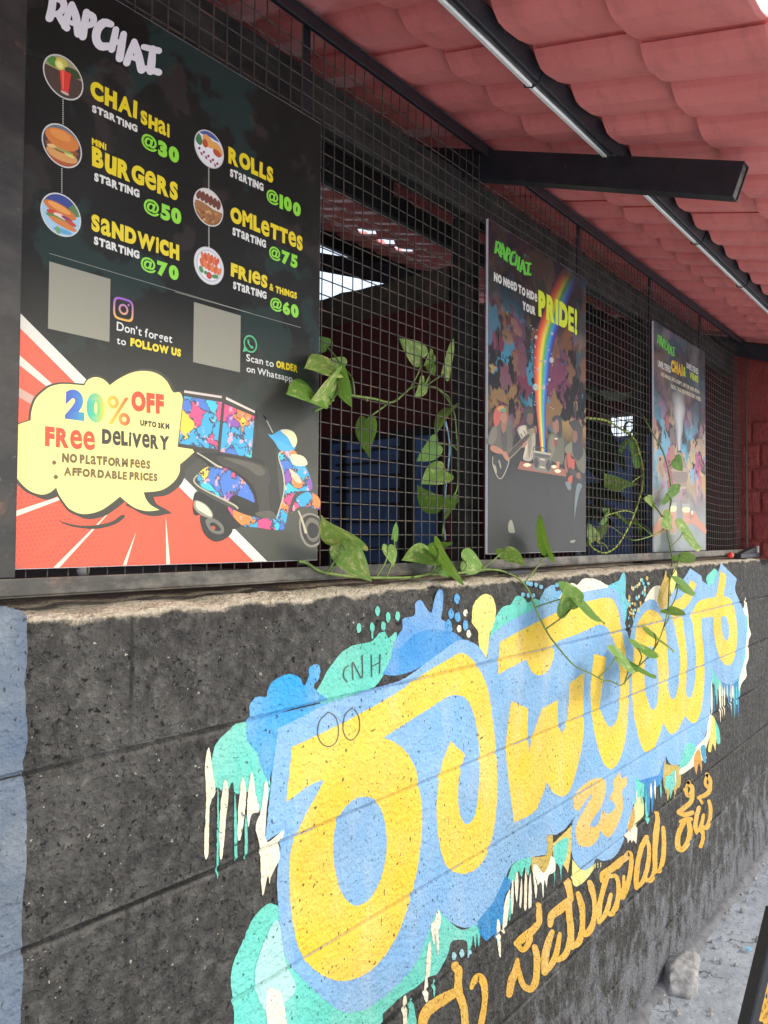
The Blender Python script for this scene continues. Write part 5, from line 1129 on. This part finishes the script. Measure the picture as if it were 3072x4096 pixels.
def vine(label, stems, leaves, mat=None, rad0=.0030):
    first = path3(*stems[0][:2]); V_ = thing('pothos_vine', first[0], label, 'climbing plant', 'trailing pothos vines at the mesh')
    bm = bmesh.new(); allp = []
    for st in stems:
        p = path3(*st[:2]); r = st[2] if len(st) > 2 else rad0; n = len(p)
        tube(bm, p, [r*(1-.35*i/n) for i in range(n)], 8)
        allp += p
        for k in range(7, n-3, 9):                                             # nodes with a stub of aerial root
            d = Vector((R.uniform(-1,1), R.uniform(-1,.2), R.uniform(-1,1))).normalized(); tube(bm, [p[k], p[k]+d*.009], [r*.55, r*.2], 5)
    for lf in leaves:
        s, w_, yb, dt = lf[:4]; side = lf[4] if len(lf) > 4 else 1; kw = lf[5] if len(lf) > 5 else {}
        q = parse(s); B = onY(q[0][:2], yb); T = onY(q[1][:2], yb+dt); v = s.strip()[0]
        depth = (B-CAMP).dot(_f); wapp = 1.22*w_/VIEWS[v][2]/FPX*depth; SEED[0] += 1
        make_leaf(B, T, wapp, V_, SEED[0], side, **kw)
        if len(q) > 2: near = onY(q[2][:2], lf[6] if len(lf) > 6 else yb)
        else: near = B
        near = min(allp, key=lambda p: (p-near).length)
        dd = (near-B).length
        c = (near+B)/2+Vector((0, -.01, .06*dd)); ax = (T-B).normalized()
        pts = [Vector(x) for x in smooth_open([tuple(near), tuple(c), tuple(B), tuple(B+ax*.012)], 5)]
        tube(bm, pts, [.0019]*(len(pts)-5)+[.0015]*5, 6)
    mesh_obj('stem', bm, mat or MST, V_, smooth=True)
vine('pothos vine lying along the ledge and hanging over the yellow letters', [
 ('V:-10,1950 40,1958 130,2012 230,2035 380,2055 550,2060 770,2056 880,2035 1000,2040 1080,2028 1250,2010 F:0,68 90,58 200,65 300,100 380,150 450,245 510,400 600,580 680,690 820,850 960,920 1050,970 1130,985 1200,1018 1240,1000', [.975,.965,.955,.95,.945,.945,.935,.90,.86,.84,.83,.83]),
 ('V:770,2056 880,2030 915,1960 930,1930', [.945,.95,.95], .0026)], [
 ('V:345,1845 138,1660 290,1935', 140, .93, -.02, -1), ('V:278,1838 480,2092 270,1990', 175, .93, -.05, 1), ('V:600,1848 640,1988 525,1945', 74, .95, -.02, -1), ('V:640,1795 660,1678 560,1900', 40, .965, 0., 1),
 ('V:890,1900 700,1928 910,1945', 135, .96, .01, 1), ('V:918,1838 1102,2115 925,1940', 84, .94, -.06, 1, dict(curl=.1)), ('V:1112,1938 1262,1995 1090,2015', 142, .95, -.01, -1), ('V:880,1840 1045,1842 915,1950', 62, .985, 0, 1), ('V:955,1975 1015,2065 905,1990', 70, .94, -.01, -1),
 ('P:180,2058 305,2165 62,2165', 84, .93, -.02, 1), ('P:440,2082 390,1845 320,2190', 66, .93, -.01, -1, dict(curl=.05)), ('F:792,388 765,168 640,620', 190, .83, -.02, 1, dict(wide=.9)), ('F:790,288 1098,492 520,405', 92, .82, -.03, -1), ('F:1165,782 1352,892 1065,965', 104, .82, -.02, -1), ('F:1240,800 1245,845 1250,960', 55, .835, .0, 1)])
vine('pothos vine dropping over the ledge in front of the far poster', [
 ('Q:560,1600 600,1630 650,1670 695,1735 735,1830 752,1920 765,1990 780,2090 772,2212 C:692,250 682,400 668,600 600,850 500,1030 400,1130 340,1190 250,1300 225,1325', [1.03,.985,.955,.94,.935,.93,.92,.88,.85,.83,.83,.83]),], [
 ('F:1352,712 1528,748 1345,800', 100, .83, -.02, -1), ('F:1488,592 1638,758 1490,690', 46, .83, -.01, 1), ('F:1330,888 1490,915 1340,890', 88, .82, -.01, -1), ('C:770,342 962,418 700,510', 108, .85, -.03, -1), ('C:670,582 845,655 665,620', 96, .84, -.03, 1),
 ('Q:865,1872 1030,1972 775,2005', 122, .92, -.02, -1), ('Q:842,2048 962,2120 778,2150', 108, .90, -.02, 1), ('Q:710,1742 792,1845 700,1740', 98, .94, -.01, -1), ('Q:635,1635 555,1592 640,1660', 72, .99, .01, 1)])
vine('pothos vine arching out through the mesh and down across the far poster', [
 ('Q:500,890 540,920 570,975 640,1100 700,1200 745,1345 768,1480 768,1620 752,1750 718,1832 690,1860 600,1902 480,1932 400,1905 330,1850 270,1815', [1.06,1.01,.965,.95,.95,.95,.95,.96,.99,1.04,1.06])], [
 ('Q:803,1280 868,1378 750,1365', 84, .94, -.01, -1), ('Q:742,1560 856,1545 755,1640', 128, .945, -.01, 1), ('J:740,1600 770,1785 690,1800', 66, 1.04, .01, 1), ('J:560,1560 670,1620 620,1690', 62, 1.06, .01, -1)])
vine('lime green pothos vine looping behind the mesh between the two posters', [
 ('Q:60,945 120,950 250,970 360,1032 470,1112 510,1200 550,1380 542,1500 490,1685 410,1865 330,1985 240,2035 150,2002 105,1940', [1.10,1.06,1.04,1.03,1.03,1.04,1.06], .0042)], [
 ('J:680,812 770,660 720,790', 200, 1.045, .01, 1, dict(wide=.95)), ('J:592,1178 342,1048 800,1030', 185, 1.05, .02, -1), ('J:652,592 520,775 600,560', 62, 1.045, .01, 1), ('J:232,1795 155,1590 300,1870', 120, 1.05, .02, 1), ('J:245,1800 335,1570 300,1875', 150, 1.07, .02, -1), ('J:390,1500 330,1428 640,1480', 78, 1.05, .0, 1), ('J:385,1505 300,1620 640,1480', 60, 1.05, .0, -1)], MSY)
vine('pothos vine winding through the mesh beside the big menu board', [
 ('V:95,925 170,890 215,850 250,800 280,800 370,822 500,842 590,865 640,860 700,815 750,770 800,758 860,760 930,770 1000,842 1050,950 1065,1100 1075,1250 1070,1440 1030,1530 985,1640 968,1780', [.955,.96,.98,1.01,1.03,1.03,1.035,1.04,1.05,1.05,1.06])], [
 ('W:1520,345 1292,342 1570,470', 165, .955, -.02, 1), ('W:1370,585 1138,560 1540,590', 175, .95, -.02, 1, dict(wide=.85, curl=.05)), ('W:1552,470 1345,650 1570,520', 150, .945, -.02, -1), ('V:255,655 340,900 260,790', 112, .95, -.02, 1), ('V:185,868 178,905 215,850', 45, .96, -.01, 1), ('V:290,630 205,570 250,800', 105, 1.03, .0, 1), ('V:185,490 100,420 200,800', 95, 1.03, .0, -1),
 ('V:825,565 683,430 750,770', 125, 1.03, .01, 1), ('V:905,540 850,620 850,755', 62, 1.035, .0, -1), ('V:885,610 915,690 850,755', 58, 1.03, -.01, 1), ('V:985,672 1048,432 855,755', 58, 1.03, -.01, 1, dict(curl=.05)), ('V:845,735 790,828 800,760', 74, 1.03, -.01, -1), ('V:452,985 458,1245 600,880', 118, 1.025, .0, 1),
 ('V:1020,905 910,1068 930,780', 66, 1.05, .0, 1), ('V:935,1150 803,1268 1065,1190', 118, 1.05, .01, -1), ('V:985,1330 825,1415 1065,1360', 145, 1.055, .01, 1), ('V:968,1590 795,1448 1040,1510', 140, 1.04, .0, -1), ('V:1035,1510 988,1655 1040,1500', 82, 1.05, .0, 1)])
# strap-leaved plant in the dark behind the middle of the mesh
DP = thing('strap_leaf_plant', (2.75, 1.55, .4), 'dark strap-leaved plant in the shade between the two posters', 'plant')
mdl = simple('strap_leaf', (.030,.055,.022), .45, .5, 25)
core = onY(full('J', 120, 1150), 1.42)
bm = bmesh.new(); tube(bm, [Vector((core.x, core.y, .02)), core+Vector((.01,0,-.4)), core], [.018,.014,.010], 8); mesh_obj('stem', bm, simple('plant_stem', (.06,.045,.03)), DP)
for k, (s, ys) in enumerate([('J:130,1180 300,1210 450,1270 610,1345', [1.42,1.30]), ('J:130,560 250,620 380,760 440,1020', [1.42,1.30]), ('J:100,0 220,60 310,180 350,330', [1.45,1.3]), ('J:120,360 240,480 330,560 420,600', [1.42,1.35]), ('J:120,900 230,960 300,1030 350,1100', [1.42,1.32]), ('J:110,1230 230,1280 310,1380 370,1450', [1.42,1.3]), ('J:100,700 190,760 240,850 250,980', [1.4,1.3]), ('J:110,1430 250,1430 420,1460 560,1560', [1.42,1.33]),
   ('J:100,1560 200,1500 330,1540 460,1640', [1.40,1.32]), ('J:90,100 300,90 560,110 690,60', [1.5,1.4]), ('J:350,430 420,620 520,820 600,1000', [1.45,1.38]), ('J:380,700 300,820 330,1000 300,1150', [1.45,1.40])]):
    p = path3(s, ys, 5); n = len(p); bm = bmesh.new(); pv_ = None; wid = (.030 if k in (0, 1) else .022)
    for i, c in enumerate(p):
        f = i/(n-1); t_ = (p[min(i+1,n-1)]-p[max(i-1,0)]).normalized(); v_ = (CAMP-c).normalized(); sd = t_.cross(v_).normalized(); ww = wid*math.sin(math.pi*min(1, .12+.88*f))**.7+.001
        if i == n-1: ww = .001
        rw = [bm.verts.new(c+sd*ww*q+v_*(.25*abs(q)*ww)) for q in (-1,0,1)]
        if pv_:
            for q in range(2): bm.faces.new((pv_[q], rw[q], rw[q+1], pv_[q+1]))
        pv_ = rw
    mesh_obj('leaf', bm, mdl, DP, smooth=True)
# ================================================================== small things
bm = bmesh.new(); tube(bm, path3('V:992,1000 1005,1060 1015,1150 1008,1300 992,1450 985,1600 980,1700 990,1805', [1.05,1.06]), .0018, 6)
tube(bm, path3('V:1012,1100 1022,1180 1015,1260 1000,1380', [1.055,1.055]), .0014, 6); tube(bm, path3('V:996,1000 988,1010 1006,1070', [1.05,1.05]), .0014, 6)
props(mesh_obj('twine', bm, simple('blue_twine', '#7fa3ba', .7, .3, 90), smooth=True), 'pale blue twine hanging among the leaves behind the mesh', 'string')
# ledge: red cap and black bracket at the far end
p = onY(full('Q', 1252, 2030), .955); z = LEDGE+.002
bm = bmesh.new()
pr = [(0, .000), (.010, .001), (.0135, .006), (.0135, .024), (.011, .030), (.007, .033), (.007, .042), (0, .043)]
for k in range(16):
    pass
rings = []
for r_, h_ in pr: rings.append([bm.verts.new((p.x-.02+h_, p.y+r_*math.cos(a*.3927), z+.0135+r_*math.sin(a*.3927))) for a in range(16)])
for i in range(len(pr)-1):
    for k in range(16): bm.faces.new((rings[i][k], rings[i][(k+1)%16], rings[i+1][(k+1)%16], rings[i+1][k]))
props(mesh_obj('bottle_cap', bm, simple('red_plastic', '#d8432e', .35, .15), smooth=True), 'small red plastic cap lying on the ledge at the far end', 'cap')
BK = thing('door_bracket', (4.0, .95, LEDGE), 'black steel bracket with an upright lug on the far end of the ledge', 'bracket')
pa = onY(full('Q', 1308, 2020), .945); pb = onY(full('Q', 1472, 1990), .945)
part('base_plate', MB, BK, (pa.x, 4.092, .93, .972, LEDGE+.001, LEDGE+.021))
part('lug', simple('grey_steel', '#9a9a96', .4), BK, (4.045, 4.068, .932, .940, LEDGE+.0215, LEDGE+.055))
bm = bmesh.new(); v = [bm.verts.new(q) for q in ((pa.x+.05, .9405, LEDGE+.0215), (4.044, .9405, LEDGE+.0215), (4.044, .9405, LEDGE+.05), (pa.x+.05, .965, LEDGE+.0215), (4.044, .965, LEDGE+.0215), (4.044, .965, LEDGE+.05))]
for f in ((0,1,2),(3,5,4),(0,3,4,1),(1,4,5,2),(2,5,3,0)): bm.faces.new([v[i] for i in f])
mesh_obj('web', bm, MB, BK)
# stub of flat bar lying on the ledge under the vine
a = onY(full('F', 200, 80), .955); b = onY(full('F', 385, 70), .955)
bar('flat_bar', MB, 'short black flat bar lying on the ledge below the tall poster', 'bar', (a.x, b.x, .93, .958, LEDGE+.003, LEDGE+.011), bev=.001)
# rock on the ground
def rock(c, rx, ry, rz, seed, mat, name, label=None, cat=None, parent=None, sub=4):
    bm = bmesh.new(); bmesh.ops.create_icosphere(bm, subdivisions=sub, radius=1)
    rs = random.Random(seed); cuts = [(Vector((rs.uniform(-1,1), rs.uniform(-1,1), rs.uniform(-.4,1))).normalized(), rs.uniform(.5,.8)) for _ in range(16)]
    for v in bm.verts:
        for n_, d in cuts:
            k = v.co.dot(n_)-d
            if k > 0: v.co -= n_*k*.97
        s = 1+.10*noise.noise(v.co*2.2+Vector((seed,0,0)))+.07*noise.noise(v.co*6+Vector((seed,0,0)))
        v.co = Vector((v.co.x*rx*s, v.co.y*ry*s, v.co.z*rz*s))+c
    o = mesh_obj(name, bm, mat, parent, smooth=True)
    return props(o, label, cat) if label else o
MRK = simple('pale_stone', (.33,.325,.32), .9, .35, 45, 1., dirt=(.11,.105,.10))
g0 = onG(full('G', 700, 1900)); rock(g0+Vector((.03,.01,.03)), .120, .078, .085, 12, MRK, 'rock', 'pale broken stone lying on the ground near the foot of the wall', 'rock')
rs = random.Random(5); bm = bmesh.new()
for k in range(420):
    x = rs.uniform(1.7, 5.2); y = rs.choice([rs.uniform(.45,.915), rs.gauss(.86,.05)]); y = min(y, .905); r_ = rs.uniform(.002,.008)*(1.5 if rs.random() < .08 else 1)
    t_ = bmesh.ops.create_icosphere(bm, subdivisions=1, radius=r_)
    for v in t_['verts']: v.co = Vector((v.co.x*rs.uniform(.8,1.6)+x, v.co.y+y, v.co.z*.6+.006+r_*.2+.012*noise.noise(Vector((x*2.3, y*2.3, 0)))))
props(mesh_obj('rubble', bm, simple('grit', (.34,.33,.32), .9, .5, 60)), 'loose grit and small chips strewn along the foot of the wall', 'rubble', kind='stuff')
for v, x, y, sx, sy, c, lab in (('G',1048,1200,.026,.016,'#dfe3ea','white paper scrap on the ground, nearer the wall'), ('G',1000,1185,.020,.016,'#c9b8ae','pinkish tile chip on the ground beside the white scrap'), ('G',1185,1020,.018,.02,'#d6dbe4','small white chip on the ground farther along the wall'), ('G',890,1345,.03,.02,'#6fb3d6','flaked pale blue paint chip on the ground by the wall'), ('G',1320,1575,.016,.012,'#7fb6d0','tiny pale blue fleck on the open ground'), ('G',810,1622,.018,.008,'#d8b85a','small yellow fleck on the ground just beyond the stone')):
    c0 = onG(full(v, x, y)); bm = bmesh.new(); n = 7; an = rs.uniform(0, 6)
    ps = [(sx*math.cos(an+k*6.283/n)*rs.uniform(.6,1), sy*math.sin(an+k*6.283/n)*rs.uniform(.6,1)) for k in range(n)]
    lo_ = [bm.verts.new((c0.x+a, c0.y+b, .010)) for a, b in ps]; hi_ = [bm.verts.new((c0.x+a, c0.y+b, .0135+.003*rs.random())) for a, b in ps]
    bm.faces.new(hi_); bm.faces.new(lo_[::-1])
    for k in range(n): bm.faces.new((lo_[k], lo_[(k+1)%n], hi_[(k+1)%n], hi_[k]))
    props(mesh_obj('chip', bm, simple('chip_'+c[1:], c, .8, .1)), lab, 'litter')
# pavement board at the lower right: a leaning black framed sign with painted yellow strokes
def rp(x, y, d): q = ray(full('G', x, y)); return CAMP+q*d
a = rp(1520, 1180, 1.22); b = rp(1262, 2260, 1.185)
dn = (b-a).normalized(); foot = b+dn*((.02-b.z)/dn.z)
rt = _r*.93+_f*.36; rt = (rt-dn*rt.dot(dn)).normalized(); nn_ = dn.cross(rt).normalized()
if nn_.dot(CAMP-a) < 0: nn_ = -nn_
AB = thing('pavement_board', foot, 'leaning black pavement board with yellow painted strokes at the lower right corner', 'sign')
Lh = (foot-a).length; up_ = -dn
bm = bmesh.new(); obox(bm, foot-nn_*.012, rt*.017, nn_*.024, up_*Lh); obox(bm, foot-nn_*.012+rt*.405, rt*.017, nn_*.024, up_*Lh); obox(bm, foot-nn_*.012+rt*.0172+up_*(Lh-.02), rt*.3876, nn_*.024, up_*.02); obox(bm, foot-nn_*.012+rt*.0172+up_*.10, rt*.3876, nn_*.024, up_*.02)
bmesh.ops.bevel(bm, geom=bm.edges[:], offset=.002, segments=1, affect='EDGES'); mesh_obj('frame', bm, MB, AB)
bm = bmesh.new(); obox(bm, foot-nn_*.006+rt*.0173+up_*.121, rt*.3874, nn_*.010, up_*(Lh-.1415)); mesh_obj('panel', bm, simple('chalk_black', (.02,.02,.022), .6), AB)
def onB(x, y):
    q = ray(full('G', x, y)); o = foot+nn_*.0046; return CAMP+q*((o-CAMP).dot(nn_)/q.dot(nn_))
bm = bmesh.new()
for s in ('1480,1640 1490,1720 1470,1850 1440,1960 1420,2040', '1450,1960 1460,2030 1420,2080 1390,2130 1360,2190', '1490,2010 1470,2090 1440,2140 1430,2190', '1500,1900 1520,1960 1500,2040', '1520,2110 1480,2160 1470,2212'):
    q = smooth_open([(x[0], x[1]) for x in [tuple(map(float, t_.split(','))) for t_ in s.split()]], 5); L_ = [onB(*p) for p in q]; pv_ = None
    for i, p in enumerate(L_):
        d = (L_[min(i+1,len(L_)-1)]-L_[max(i-1,0)]).normalized(); sd = d.cross(nn_); w_ = .0075*math.sin(math.pi*(i+1)/(len(L_)+1))+.001; rw = [bm.verts.new(p+sd*w_), bm.verts.new(p-sd*w_)]
        if pv_: bm.faces.new((pv_[0], rw[0], rw[1], pv_[1]))
        pv_ = rw
mesh_obj('painted_stroke', bm, simple('ochre_paint', '#c9973a', .7, .25), AB)
bm = bmesh.new(); c0 = onB(1540, 1850); 
vs = [bm.verts.new(c0-nn_*.0012+rt*(.03*math.cos(k*.5236))+up_*(.085*math.sin(k*.5236))) for k in range(12)]; bm.faces.new(vs); mesh_obj('painted_patch', bm, simple('teal_paint', '#3f7f86', .7, .3), AB)
# counter with odds and ends, glimpsed under the menu board
CT = thing('counter', (.75, 1.6, 0), 'dark counter in the room behind the menu board', 'counter')
part('counter_top', simple('counter_slab', (.09,.10,.12), .3), CT, (.35, 1.3, 1.35, 1.95, Z(-.11), Z(-.09)))
part('counter_front', MDK, CT, (.37, 1.28, 1.38, 1.40, 0, Z(-.111)))
props(rock(Vector((.86, 1.5, Z(-.075))), .016, .016, .02, 9, simple('white_ceramic', '#d6d6d6', .3), 'cup', sub=2), 'small white cup on the counter under the menu board', 'cup')
bpy.context.view_layer.update()
